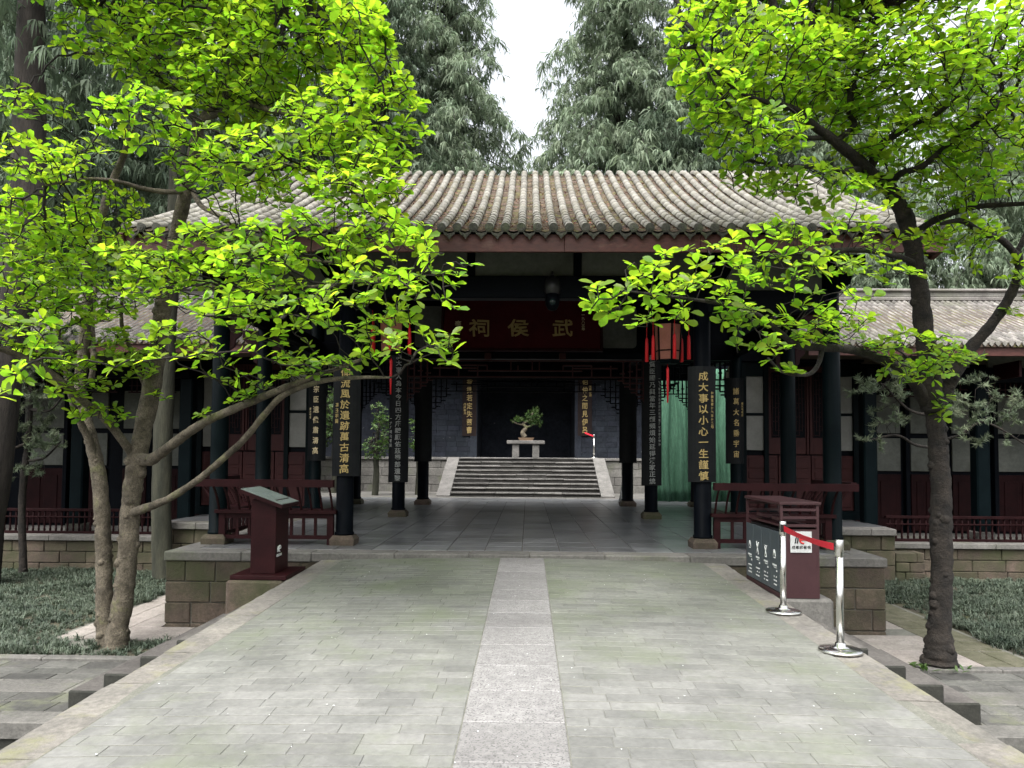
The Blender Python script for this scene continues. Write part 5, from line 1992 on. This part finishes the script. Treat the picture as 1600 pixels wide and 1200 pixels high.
    if pick:
        cc = pp_ - np.array(EYE)
        q = cc @ np.array(RM)
        u = 800 + F * q[:, 0] / -q[:, 2]
        v = 659.5 - F * q[:, 1] / -q[:, 2]
        vis_ = (u > 5) & (u < 1595) & (v > 5)
        size = ln / -q[:, 2] * vis_
        sel[np.argsort(-size)[:pick]] = True
        vset = [arr_mesh('leaf', leaf_template(w_, c_, f2)[0], LEAF[1], None, True) for (w_, c_, f2) in ((.27, .10, .06), (.29, .18, .05), (.25, .04, .09), (.28, .14, -.02))]
        for me in vset:
            me.materials.append(m_leaf)
        for j in np.nonzero(sel)[0]:
            B = Matrix(Rm[j].tolist()).to_4x4() @ Matrix.Scale(float(ln[j]), 4)
            B.translation = Vector(pp_[j])
            o = put('leaf', vset[int(j) % 4], None, t, B)
    k_ = ~sel
    V, Fi = expand(tmpl[0], tmpl[1], Rm[k_], pp_[k_], ln[k_])
    me = arr_mesh(leafname, V, Fi, np.repeat(tint[k_], len(tmpl[1])), True)
    tag(put(leafname, me, m_leaf, t), kind='stuff')
    print('TREE', name, 'nodes', n, 'leaves', N, 'tris', len(Fi))
    return t


def lim(*pts):
    """(px, py, depth, radius) to a polyline in the place"""
    out = []
    for (px, py, d, rad) in pts:
        p = at(px, py, d)
        out.append((p.x, p.y, p.z, rad))
    return out


# ------------------------------------------------------------------ left magnolia
bL = at(180, 1012, 9.9)
bL.z = G
limbsL = [
    lim((182, 1020, 9.9, 0.176), (184, 985, 9.9, 0.136), (193, 930, 9.9, 0.128), (200, 860, 9.9, 0.123), (204, 790, 9.9, 0.119), (211, 740, 9.9, 0.128), (216, 708, 9.9, 0.123)),
    lim((214, 725, 9.9, .12), (222, 680, 9.9, .115), (238, 600, 9.9, .12), (247, 540, 9.85, .10), (255, 480, 9.7, .11), (264, 430, 9.6, .10), (277, 360, 9.4, .085), (290, 300, 9.2, .080), (300, 250, 9.1, .075), (311, 192, 9.0, .07)),
    lim((311, 192, 9.0, .055), (335, 165, 8.8, .050), (353, 150, 8.7, .05), (358, 118, 8.6, .042), (348, 72, 8.4, .035), (334, 40, 8.2, .028), (320, -10, 8, .02)),
    lim((353, 150, 8.7, .035), (380, 110, 8.5, .032), (413, 73, 8.3, .026), (450, 66, 8.1, .02), (500, 40, 7.9, .014)),
    lim((311, 192, 9.0, .05), (276, 150, 9.0, .045), (252, 122, 9, .042), (241, 84, 9, .036), (206, 49, 8.9, .03), (170, 25, 8.8, .025), (125, 8, 8.6, .018)),
    lim((315, 185, 9.0, .045), (350, 175, 8.7, .04), (385, 161, 8.4, .038), (420, 171, 8.1, .034), (479, 182, 7.9, .028), (540, 190, 7.7, .02), (600, 180, 7.5, .014)),
    lim((252, 122, 9, .03), (228, 95, 9.1, .024), (190, 88, 9, .02), (120, 82, 8.8, .014)),
    lim((300, 250, 9.1, .04), (340, 265, 8.7, .035), (400, 255, 8.2, .028), (470, 262, 7.8, .022), (540, 290, 7.4, .016), (600, 340, 7.0, .012)),
    lim((292, 298, 9.2, .035), (262, 300, 9.0, .032), (225, 295, 8.8, .028), (180, 283, 8.5, .024), (130, 280, 8.2, .018), (70, 290, 7.9, .012)),
    lim((302, 300, 9.2, .035), (315, 322, 9.0, .03), (346, 340, 8.6, .024), (395, 380, 8.2, .02), (450, 400, 7.8, .016), (520, 410, 7.3, .012)),
    lim((264, 440, 9.6, .05), (300, 440, 9.1, .045), (350, 450, 8.6, .038), (410, 455, 8.1, .03), (480, 450, 7.5, .024), (560, 440, 7.0, .018), (640, 430, 6.6, .012)),
    # low right-hand limbs
    lim((216, 716, 9.9, .09), (236, 718, 9.7, .075), (262, 700, 9.4, .062), (300, 672, 9.0, .054), (331, 654, 8.7, .050), (387, 630, 8.3, .044), (440, 608, 7.9, .038), (480, 592, 7.6, .032), (520, 578, 7.3, .022), (570, 560, 7.0, .014)),
    lim((205, 802, 9.9, .07), (224, 795, 9.7, .056), (262, 780, 9.4, .045), (306, 752, 9.0, .040), (345, 720, 8.7, .038), (382, 686, 8.4, .036), (413, 648, 8.1, .034), (444, 617, 7.9, .032), (500, 596, 7.5, .026), (560, 590, 7.1, .018), (610, 590, 6.8, .010)),
    lim((214, 722, 9.9, .07), (200, 700, 9.8, .055), (165, 655, 9.5, .052), (128, 625, 9.2, .050), (95, 596, 8.9, .046), (55, 568, 8.6, .04), (10, 548, 8.3, .034), (-30, 540, 8.0, .02)),
    lim((228, 604, 9.9, .035), (212, 570, 9.8, .032), (200, 535, 9.7, .028), (190, 505, 9.6, .024), (192, 450, 9.4, .018)),
    # second stem
    lim((170, 1020, 9.98, .16), (164, 985, 10.0, .11), (163, 930, 10, .105), (162, 870, 10, .10), (160, 810, 10, .10), (154, 740, 10, .095), (143, 690, 10, .085), (130, 640, 10, .08), (126, 600, 10, .075), (131, 540, 10, .072), (137, 480, 9.9, .068), (137, 415, 9.8, .062), (152, 365, 9.7, .056), (171, 297, 9.6, .05), (195, 238, 9.5, .04), (210, 180, 9.3, .03)),
    lim((152, 735, 10, .06), (140, 690, 9.9, .05), (128, 665, 9.8, .045), (112, 625, 9.6, .035), (100, 560, 9.5, .034), (86, 500, 9.4, .032), (75, 450, 9.3, .030), (62, 405, 9.2, .03), (30, 385, 9.0, .024), (-10, 370, 8.8, .018)),
    lim((137, 480, 9.9, .04), (115, 472, 9.8, .036), (95, 452, 9.7, .03), (85, 440, 9.6, .02)),
    lim((142, 600, 10.0, .04), (146, 560, 10.0, .036), (144, 500, 10.1, .032), (150, 440, 10.1, .026)),
]
blobsL = [
    (300, -90, 400, 100, 8.3, 1.3), (560, -330, 380, 110, 8.4, 1.5), (480, 40, 130, 70, 7.8), (575, 90, 55, 60, 7.6), (620, 170, 55, 42, 7.5, .5), (540, 210, 110, 70, 7.6),
    (300, 80, 150, 80, 8.6), (400, 130, 130, 70, 8.3), (155, 60, 80, 42, 8.9, .5), (40, 165, 60, 32, 8.4, .4), (60, 250, 90, 38, 8.0, .4), (60, 340, 90, 40, 8.3, .6),
    (235, 190, 90, 48, 7.4, .5), (190, 150, 40, 20, 7.2, .3), (390, 260, 150, 60, 7.7, .7), (560, 300, 85, 55, 7.1, .6), (590, 250, 60, 50, 7.3, .5),
    (610, 370, 75, 38, 6.8, .5), (700, 405, 62, 22, 6.3, .35), (680, 465, 66, 26, 6.2, .35), (600, 430, 80, 34, 6.6, .5),
    (480, 380, 110, 45, 7.2, .6), (400, 420, 90, 40, 7.0, .5), (420, 490, 110, 36, 6.9, .5), (560, 490, 100, 34, 6.6, .5), (660, 540, 70, 30, 6.2, .4), (700, 575, 28, 10, 6.1, .2),
    (320, 400, 80, 45, 7.6, .5), (240, 430, 90, 45, 7.7, .5), (130, 400, 110, 60, 8.8, .7), (60, 440, 80, 50, 8.3, .6), (120, 480, 120, 40, 8.6, .6),
    (30, 520, 60, 30, 6.8, .4), (30, 585, 55, 22, 5.2, .35), (20, 625, 40, 12, 5.0, .25), (270, 530, 60, 26, 7.6, .4), (340, 490, 70, 28, 7.2, .4),
    (150, 560, 70, 26, 9.2, .4), (120, 610, 55, 24, 9.1, .35), (160, 650, 45, 22, 9.4, .3), (430, 590, 70, 12, 7.6, .25), (520, 570, 60, 16, 7.1, .3), (560, 560, 50, 20, 6.9, .3),
    (320, 650, 22, 8, 8.6, .12), (395, 625, 24, 8, 8.0, .12), (250, 610, 16, 26, 9.6, .15), (440, 560, 24, 26, 7.6, .2), (215, 575, 40, 25, 9.3, .3), (70, 560, 60, 22, 8.8, .3),
]
tree('magnolia_tree', 'twin-stemmed knobbly magnolia with bright lime-green leaves standing in the left bed', 'tree', bL, limbsL, blobsL, 330, M_bark, M_leaf, LEAFLOW, .118, (6, 9), 21,
     pick=298, knots=.42, jit=.07, step=.11, kill=.11, extra=.5)

# ------------------------------------------------------------------ right magnolia
bR = at(1468, 1030, 9.5)
bR.z = G
limbsR = [
    lim((1468, 1036, 9.5, 0.220), (1468, 1018, 9.5, 0.177), (1468, 985, 9.5, 0.132), (1470, 930, 9.5, 0.125), (1472, 890, 9.5, 0.121), (1470, 830, 9.5, 0.132), (1471, 780, 9.5, 0.117), (1468, 727, 9.5, 0.113), (1463, 670, 9.5, 0.110), (1458, 630, 9.5, 0.113)),
    lim((1458, 640, 9.5, .14), (1452, 580, 9.4, .12), (1443, 510, 9.3, .11), (1437, 452, 9.2, .10), (1430, 412, 9.1, .10), (1424, 375, 9.0, .10), (1412, 332, 8.9, .10)),
    lim((1414, 340, 8.9, .09), (1394, 300, 8.8, .085), (1367, 277, 8.7, .075), (1337, 247, 8.5, .065), (1300, 217, 8.3, .055), (1270, 195, 8.1, .045), (1240, 170, 7.9, .035), (1200, 160, 7.7, .025), (1150, 140, 7.5, .018), (1100, 90, 7.3, .012)),
    lim((1360, 265, 8.7, .05), (1375, 230, 8.6, .045), (1412, 202, 8.5, .04), (1450, 187, 8.3, .03), (1500, 150, 8.1, .02)),
    lim((1392, 285, 8.8, .04), (1410, 270, 8.6, .038), (1442, 259, 8.4, .035), (1487, 221, 8.2, .03), (1532, 187, 8.0, .02), (1580, 150, 7.8, .014)),
    lim((1305, 222, 8.3, .035), (1335, 195, 8.4, .03), (1326, 176, 8.4, .028), (1326, 139, 8.4, .026), (1304, 120, 8.3, .022), (1303, 95, 8.2, .02), (1285, 72, 8.1, .018), (1240, 60, 7.9, .012)),
    lim((1326, 176, 8.4, .024), (1340, 110, 8.5, .02), (1360, 60, 8.5, .015), (1390, 0, 8.5, .012)),
    lim((1345, 262, 8.6, .04), (1320, 268, 8.4, .036), (1292, 262, 8.2, .03), (1225, 259, 7.9, .022), (1170, 250, 7.7, .014)),
    lim((1290, 215, 8.3, .03), (1250, 215, 8.0, .025), (1200, 205, 7.7, .02), (1140, 165, 7.4, .014), (1085, 75, 7.2, .008)),
    # low left limb
    lim((1447, 630, 9.5, .08), (1430, 600, 9.3, .07), (1408, 576, 9.0, .058), (1364, 556, 8.7, .050), (1327, 546, 8.4, .048), (1285, 543, 8.0, .042), (1246, 540, 7.7, .034), (1219, 520, 7.4, .028), (1180, 490, 7.1, .022), (1130, 475, 6.8, .018), (1060, 465, 6.5, .014), (980, 455, 6.2, .009)),
    lim((1285, 543, 8.0, .03), (1278, 570, 7.9, .024), (1262, 585, 7.8, .022), (1225, 582, 7.6, .016), (1200, 560, 7.4, .012)),
    lim((1430, 412, 9.1, .04), (1400, 400, 8.7, .034), (1340, 390, 8.2, .028), (1270, 395, 7.7, .022), (1200, 400, 7.2, .018), (1100, 415, 6.8, .012)),
    # right limb
    lim((1460, 650, 9.5, .10), (1478, 610, 9.5, .085), (1495, 578, 9.4, .078), (1518, 542, 9.4, .072), (1545, 512, 9.3, .064), (1574, 470, 9.2, .058), (1592, 425, 9.1, .052), (1589, 394, 9.0, .05)),
    lim((1590, 400, 9.0, .04), (1565, 375, 8.9, .038), (1536, 364, 8.8, .034), (1502, 345, 8.7, .03), (1470, 350, 8.6, .02)),
    lim((1589, 394, 9.0, .036), (1605, 360, 8.9, .03), (1620, 300, 8.7, .024), (1600, 220, 8.4, .02), (1570, 150, 8.1, .014), (1562, 80, 7.9, .01)),
    lim((1422, 372, 9.0, .045), (1450, 350, 8.9, .04), (1484, 334, 8.7, .036), (1532, 322, 8.5, .03), (1600, 318, 8.2, .024), (1660, 310, 8, .014)),
]
blobsR = [
    (1340, -90, 350, 100, 8.3, 1.3), (1150, -330, 330, 110, 8.4, 1.5), (1120, 55, 90, 50, 7.4, .6), (1062, 32, 24, 14, 7.1, .25), (1085, 95, 36, 22, 7.2, .3), (1120, 150, 60, 50, 7.3, .6), (1062, 125, 18, 10, 7.1, .2),
    (1180, 210, 80, 45, 7.5, .6), (1140, 230, 40, 20, 7.4, .3), (1210, 110, 110, 70, 7.9), (1320, 110, 110, 80, 8.4), (1440, 110, 110, 80, 8.2), (1540, 110, 80, 90, 7.6), (1560, 240, 60, 70, 8.0),
    (1420, 215, 130, 50, 8.5, .7), (1270, 290, 85, 30, 8.1, .5), (1180, 295, 34, 18, 7.8, .3), (1200, 250, 70, 30, 7.8, .4), (1500, 290, 80, 40, 8.4, .5), (1400, 300, 70, 20, 8.5, .35), (1520, 370, 60, 26, 8.9, .35),
    (1340, 340, 60, 16, 7.9, .35), (1240, 358, 66, 16, 7.4, .35), (1170, 372, 60, 16, 7.0, .35), (1090, 398, 80, 16, 6.6, .35), (1010, 415, 46, 15, 6.3, .3), (960, 455, 50, 16, 6.1, .3), (950, 492, 40, 14, 6.1, .25),
    (1050, 450, 80, 18, 6.4, .4), (1040, 500, 60, 16, 6.4, .3), (1130, 440, 80, 18, 6.7, .4), (1140, 490, 55, 18, 6.8, .3), (1220, 430, 80, 18, 7.0, .4), (1300, 425, 80, 16, 7.4, .4), (1400, 435, 55, 14, 8.0, .3), (1300, 470, 70, 24, 7.2, .4),
    (1250, 500, 60, 18, 7.2, .3), (1190, 545, 55, 14, 7.0, .3), (1230, 575, 40, 14, 7.4, .2), (1330, 505, 70, 18, 7.6, .35), (1420, 535, 85, 20, 8.4, .35), (1480, 560, 60, 24, 8.8, .3), (1440, 580, 55, 18, 8.6, .25), (1420, 590, 40, 20, 8.5, .2),
    (1500, 415, 30, 14, 9.0, .2), (1480, 640, 10, 30, 9.2, .08), (1380, 380, 60, 16, 8.6, .3), (1590, 440, 20, 60, 9, .2),
]
tree('magnolia_tree', 'single-stemmed dark knobbly magnolia with bright lime-green leaves at the right edge of the court', 'tree', bR, limbsR, blobsR, 390, M_bark_dk, M_leaf, LEAFLOW, .118, (6, 9), 22,
     pick=298, knots=.45, jit=.08, step=.11, kill=.11, extra=.5)

# ------------------------------------------------------------------ grey-needled small trees
NC = needle_clump(44, 5, .045)
b1 = at(38, 905, 15.6)
b1.z = G
tree('yew_pine', 'small grey-needled pine with a thin dark trunk at the left edge of the left bed', 'tree', b1,
     [lim((36, 912, 15.6, .10), (36, 870, 15.6, .075), (34, 800, 15.6, .07), (38, 740, 15.6, .075), (44, 690, 15.6, .06), (48, 620, 15.6, .05), (52, 540, 15.5, .035)),
      lim((44, 690, 15.6, .035), (20, 700, 15.4, .03), (0, 680, 15.3, .02)), lim((46, 720, 15.6, .03), (70, 715, 15.4, .022), (95, 690, 15.2, .014)),
      lim((48, 640, 15.6, .03), (80, 640, 15.4, .022), (110, 600, 15.3, .014))],
     [(40, 650, 45, 55, 15.5, .6), (30, 590, 40, 30, 15.5, .5), (75, 690, 30, 18, 15.3, .3), (10, 730, 22, 20, 15.4, .3), (85, 560, 40, 22, 15.4, .4), (120, 600, 22, 16, 15.3, .3), (60, 740, 26, 10, 15.3, .2), (70, 520, 60, 30, 15.5, .5)],
     150, M_bark_dk, M_needle, NC, .24, (2, 4), 31, tsides=8, step=.16, kill=.2, knots=.2, leafname='needles', elev=(-.2, .9), tilt=.6, twig_r=.004)
b2 = at(1452, 905, 13.0)
b2.z = G
tree('yew_pine', 'small grey-needled pine spreading out behind the dark magnolia trunk on the right', 'tree', b2,
     [lim((1462, 950, 13, .09), (1462, 850, 13, .07), (1464, 740, 13, .06), (1460, 660, 13, .055), (1452, 600, 12.9, .04), (1440, 540, 12.9, .03)),
      lim((1462, 700, 13, .03), (1430, 695, 12.8, .024), (1400, 680, 12.6, .02), (1350, 690, 12.4, .012)), lim((1460, 650, 13, .03), (1420, 640, 12.8, .022), (1380, 600, 12.6, .014)),
      lim((1462, 690, 13, .03), (1500, 680, 12.9, .024), (1540, 660, 12.8, .018), (1610, 700, 12.7, .012)), lim((1452, 600, 12.9, .03), (1420, 560, 12.8, .02), (1390, 540, 12.7, .012))],
     [(1385, 605, 36, 22, 12.6, .4), (1350, 615, 30, 12, 12.4, .3), (1350, 690, 24, 14, 12.4, .25), (1385, 650, 26, 16, 12.6, .3), (1400, 570, 26, 18, 12.7, .3), (1505, 640, 40, 22, 12.8, .4), (1560, 630, 40, 20, 12.8, .4), (1600, 660, 30, 16, 12.7, .3), (1530, 590, 20, 30, 13, .3),
      (1550, 690, 40, 8, 12.8, .2), (1430, 700, 30, 8, 12.8, .2)],
     300, M_bark_dk, M_needle, NC, .20, (2, 4), 32, tsides=8, step=.15, kill=.17, knots=.2, leafname='needles', elev=(-.2, .9), tilt=.6, twig_r=.004)
# bonsai on the stone table
pbz = Vector((px_x(822, YT), YT, 1.668 + .69))
bz = tree('bonsai', 'small twisted bonsai pine in a shallow pot on the stone table', 'bonsai', pbz,
          [lim((820, 683, YT, .11), (817, 676, YT, .10), (822, 668, YT, .07), (818, 662, YT, .055), (830, 655, YT, .04), (832, 645, YT, .03)), lim((819, 664, YT, .04), (808, 662, YT, .03), (800, 658, YT, .02)), lim((822, 668, YT, .05), (832, 664, YT, .03), (840, 662, YT, .02))],
          [(833, 650, 12, 9, YT, .3), (809, 658, 10, 6, YT, .25), (840, 662, 9, 5, YT, .22), (826, 660, 9, 5, YT, .2)],
          500, M_bark, M_leaf2, NC, .20, (2, 3), 33, tsides=8, step=.09, kill=.09, leafname='needles', elev=(-.1, .9), tilt=.6, twig_r=.004)
MB().add([(pbz.x - .26, YT - .16, pbz.z), (pbz.x + .26, YT - .16, pbz.z), (pbz.x + .26, YT + .16, pbz.z), (pbz.x - .26, YT + .16, pbz.z),
          (pbz.x - .33, YT - .2, pbz.z + .12), (pbz.x + .33, YT - .2, pbz.z + .12), (pbz.x + .33, YT + .2, pbz.z + .12), (pbz.x - .33, YT + .2, pbz.z + .12)],
         [(0, 3, 2, 1), (0, 1, 5, 4), (1, 2, 6, 5), (2, 3, 7, 6), (3, 0, 4, 7), (4, 5, 6, 7)]).obj('pot', M_pot, bz)
# small garden trees beyond the left bay
for (px, Yg, bls, lab, sd) in ((585, 27.0, [(600, 660, 18, 22, 27, .8), (592, 640, 12, 12, 27, .5), (585, 700, 20, 20, 27, .8), (610, 690, 18, 18, 26.8, .7)], 'small round-leaved garden tree seen through the left bay of the pavilion', 41),
                               (652, 27.6, [(655, 690, 16, 20, 27.5, .7), (650, 665, 12, 12, 27.5, .5)], 'small leafy tree half hidden behind the second left column', 42),
                               (520, 28.5, [(500, 650, 50, 50, 28.5, 1.2)], 'leafy tree beyond the left bay behind the outer columns', 43)):
    b_ = at(px, 775, Yg)
    b_.z = P - .02
    tree('garden_tree', lab, 'tree', b_, [lim((px, 785, Yg, .13), (px + 3, 740, Yg, .11), (px + 2, 700, Yg, .09), (px + 8, 660, Yg, .05))], bls, 260, M_bark_gr, M_leaf2, SMALL, .12, (7, 11), sd, tsides=8, step=.15, kill=.14, twig_r=.008, elev=(-.3, .8), tilt=.5)
# low greenery at the foot of the right trunk
wd = MB()
fv = leaf_template(.17, .35, .03)
for (px, py, d, n_, ln) in ((1415, 1020, 9.4, 8, .15), (1438, 1030, 9.3, 7, .12), (1450, 1034, 9.25, 5, .13), (1496, 1030, 9.2, 4, .12), (1510, 1034, 9.3, 3, .10)):
    p = at(px, py, d)
    p.z = G + .02
    for k in range(n_):
        a = random.uniform(0, 2 * PI)
        e_ = random.uniform(.5, 1.2)
        B = Matrix.Translation(p + Vector((random.uniform(-.08, .08), random.uniform(-.05, .05), 0))) @ Matrix.Rotation(a, 4, 'Z') @ Matrix.Rotation(e_, 4, 'X') @ Matrix.Scale(ln * random.uniform(.7, 1.2), 4)
        wd.add([B @ Vector(v) for v in fv[0]], [tuple(f) for f in fv[1]], random.random(), True)
tag(wd.obj('broadleaf_weeds', M_leaf2), 'clump of fresh green broad-leaved weeds at the foot of the dark trunk', 'weeds', kind='stuff')

# ------------------------------------------------------------------ tall conifers with hanging sprays
def spray(n, seed):
    r = np.random.default_rng(seed)
    V, Fl = [], []
    for i in range(n):
        a = r.uniform(0, 2 * PI)
        o = np.array([math.cos(a), math.sin(a), 0]) * r.uniform(0, .12)
        out = np.array([math.cos(a), math.sin(a), 0]) * r.uniform(.08, .42)
        L_ = r.uniform(.26, .62)
        s_ = np.array([-math.sin(a + r.normal(0, .8)), math.cos(a + r.normal(0, .8)), 0])
        w = r.uniform(.022, .042)
        p0, p1, p2 = o, o + out * .7 + np.array([0, 0, -.35 * L_]), o + out + np.array([0, 0, -L_])
        k = len(V)
        V += [p0 - s_ * w * .6, p0 + s_ * w * .6, p1 - s_ * w, p1 + s_ * w, p2]
        Fl += [(k, k + 1, k + 3), (k, k + 3, k + 2), (k + 2, k + 3, k + 4)]
    return np.array(V), np.array(Fl)


SPR = [spray(8, 100 + i) for i in range(3)]


def conifer_meshes(H_, Rr, seed, nspr, bare=.26, power=.75, slen=.8):
    r = np.random.default_rng(seed)
    random.seed(seed)
    tk = MB()
    pts = [(r.normal(0, .06) if 0 < i < 9 else 0, r.normal(0, .06) if 0 < i < 9 else 0, H_ * i / 10) for i in range(11)]
    tk.tube(pts, [.42 * (H_ / 32) * (1 - i / 10.5) * (1.25 if i == 0 else 1) for i in range(11)], 12, jit=.06)
    posl, outl_ = [], []
    nb = int(H_ * 6.5)
    for b_ in range(nb):
        h = bare + (1 - bare) * ((b_ + r.random()) / nb)
        z = H_ * h
        prof_ = (1 - h) ** power
        L_ = Rr * prof_ * r.uniform(.55, 1.15) + .4
        a = b_ * 2.39996 + r.normal(0, .3)
        d = np.array([math.cos(a), math.sin(a)])
        m = max(3, int(L_ / .5))
        bp_ = []
        for k in range(m + 1):
            t = k / m
            bp_.append(np.array([d[0] * L_ * t, d[1] * L_ * t, z + L_ * (.18 * math.sin(t * PI) - .32 * t * t)]))
        tk.tube([tuple(q) for q in bp_], [max(.012, .05 * (1 - k / (m + .5)) * (H_ / 32)) for k in range(m + 1)], 4, cap=False)
        ns_ = max(4, int(nspr / nb * (L_ / (Rr * .62)) ** 1.25))
        t = r.random(ns_) ** .7
        q = np.stack([np.interp(t, np.linspace(0, 1, m + 1), [p[i] for p in bp_]) for i in range(3)], 1)
        lat = r.normal(0, .16, ns_) * L_ * (.35 + t) * .55
        q[:, 0] += -d[1] * lat
        q[:, 1] += d[0] * lat
        q[:, 2] += r.normal(0, .18, ns_) - np.abs(lat) * .25
        posl.append(q)
    Pn = np.concatenate(posl)
    N = len(Pn)
    az = r.uniform(0, 2 * PI, N)
    tl = r.normal(0, .22, (N, 2))
    c, s_ = np.cos(az), np.sin(az)
    Rm = np.zeros((N, 3, 3))
    Rm[:, 0, 0], Rm[:, 0, 1], Rm[:, 1, 0], Rm[:, 1, 1], Rm[:, 2, 2] = c, -s_, s_, c, 1
    Rm[:, 0, 2], Rm[:, 1, 2] = tl[:, 0], tl[:, 1]
    Rm[:, 2, 0], Rm[:, 2, 1] = -tl[:, 0], -tl[:, 1]
    sc = r.uniform(.7, 1.35, N) * slen
    Vs, Fs_, off, tt = [], [], 0, []
    for k in range(3):
        m_ = np.arange(N) % 3 == k
        V, Fi = expand(SPR[k][0], SPR[k][1], Rm[m_], Pn[m_], sc[m_])
        Vs.append(V); Fs_.append(Fi + off); off += len(V)
        tt.append(np.repeat(r.random(m_.sum()), len(SPR[k][1])))
    fo = arr_mesh('foliage', np.concatenate(Vs), np.concatenate(Fs_), np.concatenate(tt))
    return tk.mesh('trunk'), fo


CM = [conifer_meshes(35, 10.2, 1, 21000, slen=.95), conifer_meshes(34, 8.6, 2, 17000, power=.65, slen=.95), conifer_meshes(24, 7.0, 3, 13000, bare=.1)]
for q in range(3):
    CM[q][0].materials.append(M_bark_con)
for q in range(3):
    CM[q][1].materials.append(M_conif)


def conifer(label, px, Y, q, sc=1.0, rz=0.0, dark=False, sz=None):
    x = at(px, 700, Y).x
    t = thing('conifer', label, 'tree', (x, Y, G), rz, 'tall conifers behind the courts')
    B = Matrix.Diagonal((sc, sc, sz or sc, 1))
    put('trunk', CM[q][0], None, t, B, True)
    fo = tag(put('foliage', CM[q][1], None, t, B, True), kind='stuff')
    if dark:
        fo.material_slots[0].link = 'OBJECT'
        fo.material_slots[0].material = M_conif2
    return t


conifer('broad pale green weeping conifer right of the sky gap above the pavilion roof', 968, 41, 0, 1.0, .3)
conifer('tall dark green weeping conifer left of the sky gap above the pavilion roof', 690, 43, 1, 1.0, 1.2)
conifer('tall weeping conifer behind the left magnolia, left of the ridge end', 545, 40, 1, 1.02, 2.6, True)
conifer('shadowy conifer between the pale conifer and the right magnolia', 1128, 39, 1, .95, 4.0, True)
conifer('distant conifer low in the sky gap left of the pale conifer', 845, 62, 2, .95, 2.0)
conifer('tall conifer behind the crown of the right magnolia', 1300, 44, 0, .9, 5.0)
conifer('grey-green conifer at the right edge behind the gallery', 1530, 34, 2, .95, 1.0)
conifer('hanging grey conifer behind the left gallery, left of centre', 360, 38, 0, .95, 3.3, True)
conifer('dark weeping conifer close behind the left gallery at the left edge', 110, 27, 2, 1.15, .4, True)
conifer('large conifer beyond the left gallery at the picture edge', -60, 34, 0, .9, 2.2, True)
conifer('large conifer beyond the right gallery outside the frame edge', 1680, 38, 1, .85, 4.4)
conifer('bushy conifer behind the left gallery roof', 250, 30, 2, .8, 5.5)
conifer('bushy conifer behind the right gallery roof near the pavilion gable', 1400, 33, 2, .62, 3.1)

# big bare trunks rising in front of the left gallery
for (pts, lab, m_) in ((lim((-46, 930, 14.2, .46), (-30, 820, 14.2, .38), (-16, 740, 14.2, .36), (-2, 620, 14.2, .35), (14, 520, 14.2, .34), (32, 420, 14.2, .34), (44, 300, 14.2, .32), (46, 180, 14.2, .28), (50, -60, 14.2, .22), (52, -400, 14.2, .1)), 'thick dark furrowed trunk leaning up the left edge of the picture', M_bark_con),
                       (lim((258, 912, 15.3, .24), (254, 880, 15.3, .20), (252, 800, 15.3, .19), (254, 700, 15.3, .185), (258, 600, 15.3, .18), (262, 500, 15.3, .175), (270, 400, 15.3, .17), (276, 280, 15.3, .15), (280, 100, 15.3, .12), (285, -200, 15.3, .06)), 'straight greenish trunk rising behind the twin-stemmed magnolia', M_bark_gr)):
    t = thing('conifer', lab, 'tree', (pts[0][0], pts[0][1], G), 0, 'tall conifers behind the courts')
    p_, r_ = catmull(pts, 5)
    MB().tube(p_, r_, 18, jit=.04).obj('trunk', m_, t)
    top = Vector(pts[-1][:3])
    z0 = at(0, 60, pts[0][1]).z
    # hanging boughs high up
    rr = np.random.default_rng(77 if m_ is M_bark_con else 78)
    n = 1500
    h = rr.random(n)
    a = rr.uniform(0, 2 * PI, n)
    ra = (1 - h * .6) * 2.6 * np.sqrt(rr.random(n))
    Pn = np.stack([pts[5][0] + ra * np.cos(a), pts[0][1] + ra * np.sin(a), z0 + h * 8 - ra * .5 + rr.normal(0, .3, n)], 1)
    c, s_ = np.cos(a), np.sin(a)
    Rm = np.zeros((n, 3, 3))
    Rm[:, 0, 0], Rm[:, 0, 1], Rm[:, 1, 0], Rm[:, 1, 1], Rm[:, 2, 2] = c, -s_, s_, c, 1
    V, Fi = expand(SPR[0][0], SPR[0][1], Rm, Pn, rr.uniform(.4, .8, n))
    tag(put('foliage', arr_mesh('foliage', V, Fi, np.repeat(rr.random(n), len(SPR[0][1]))), M_conif2, t), kind='stuff')
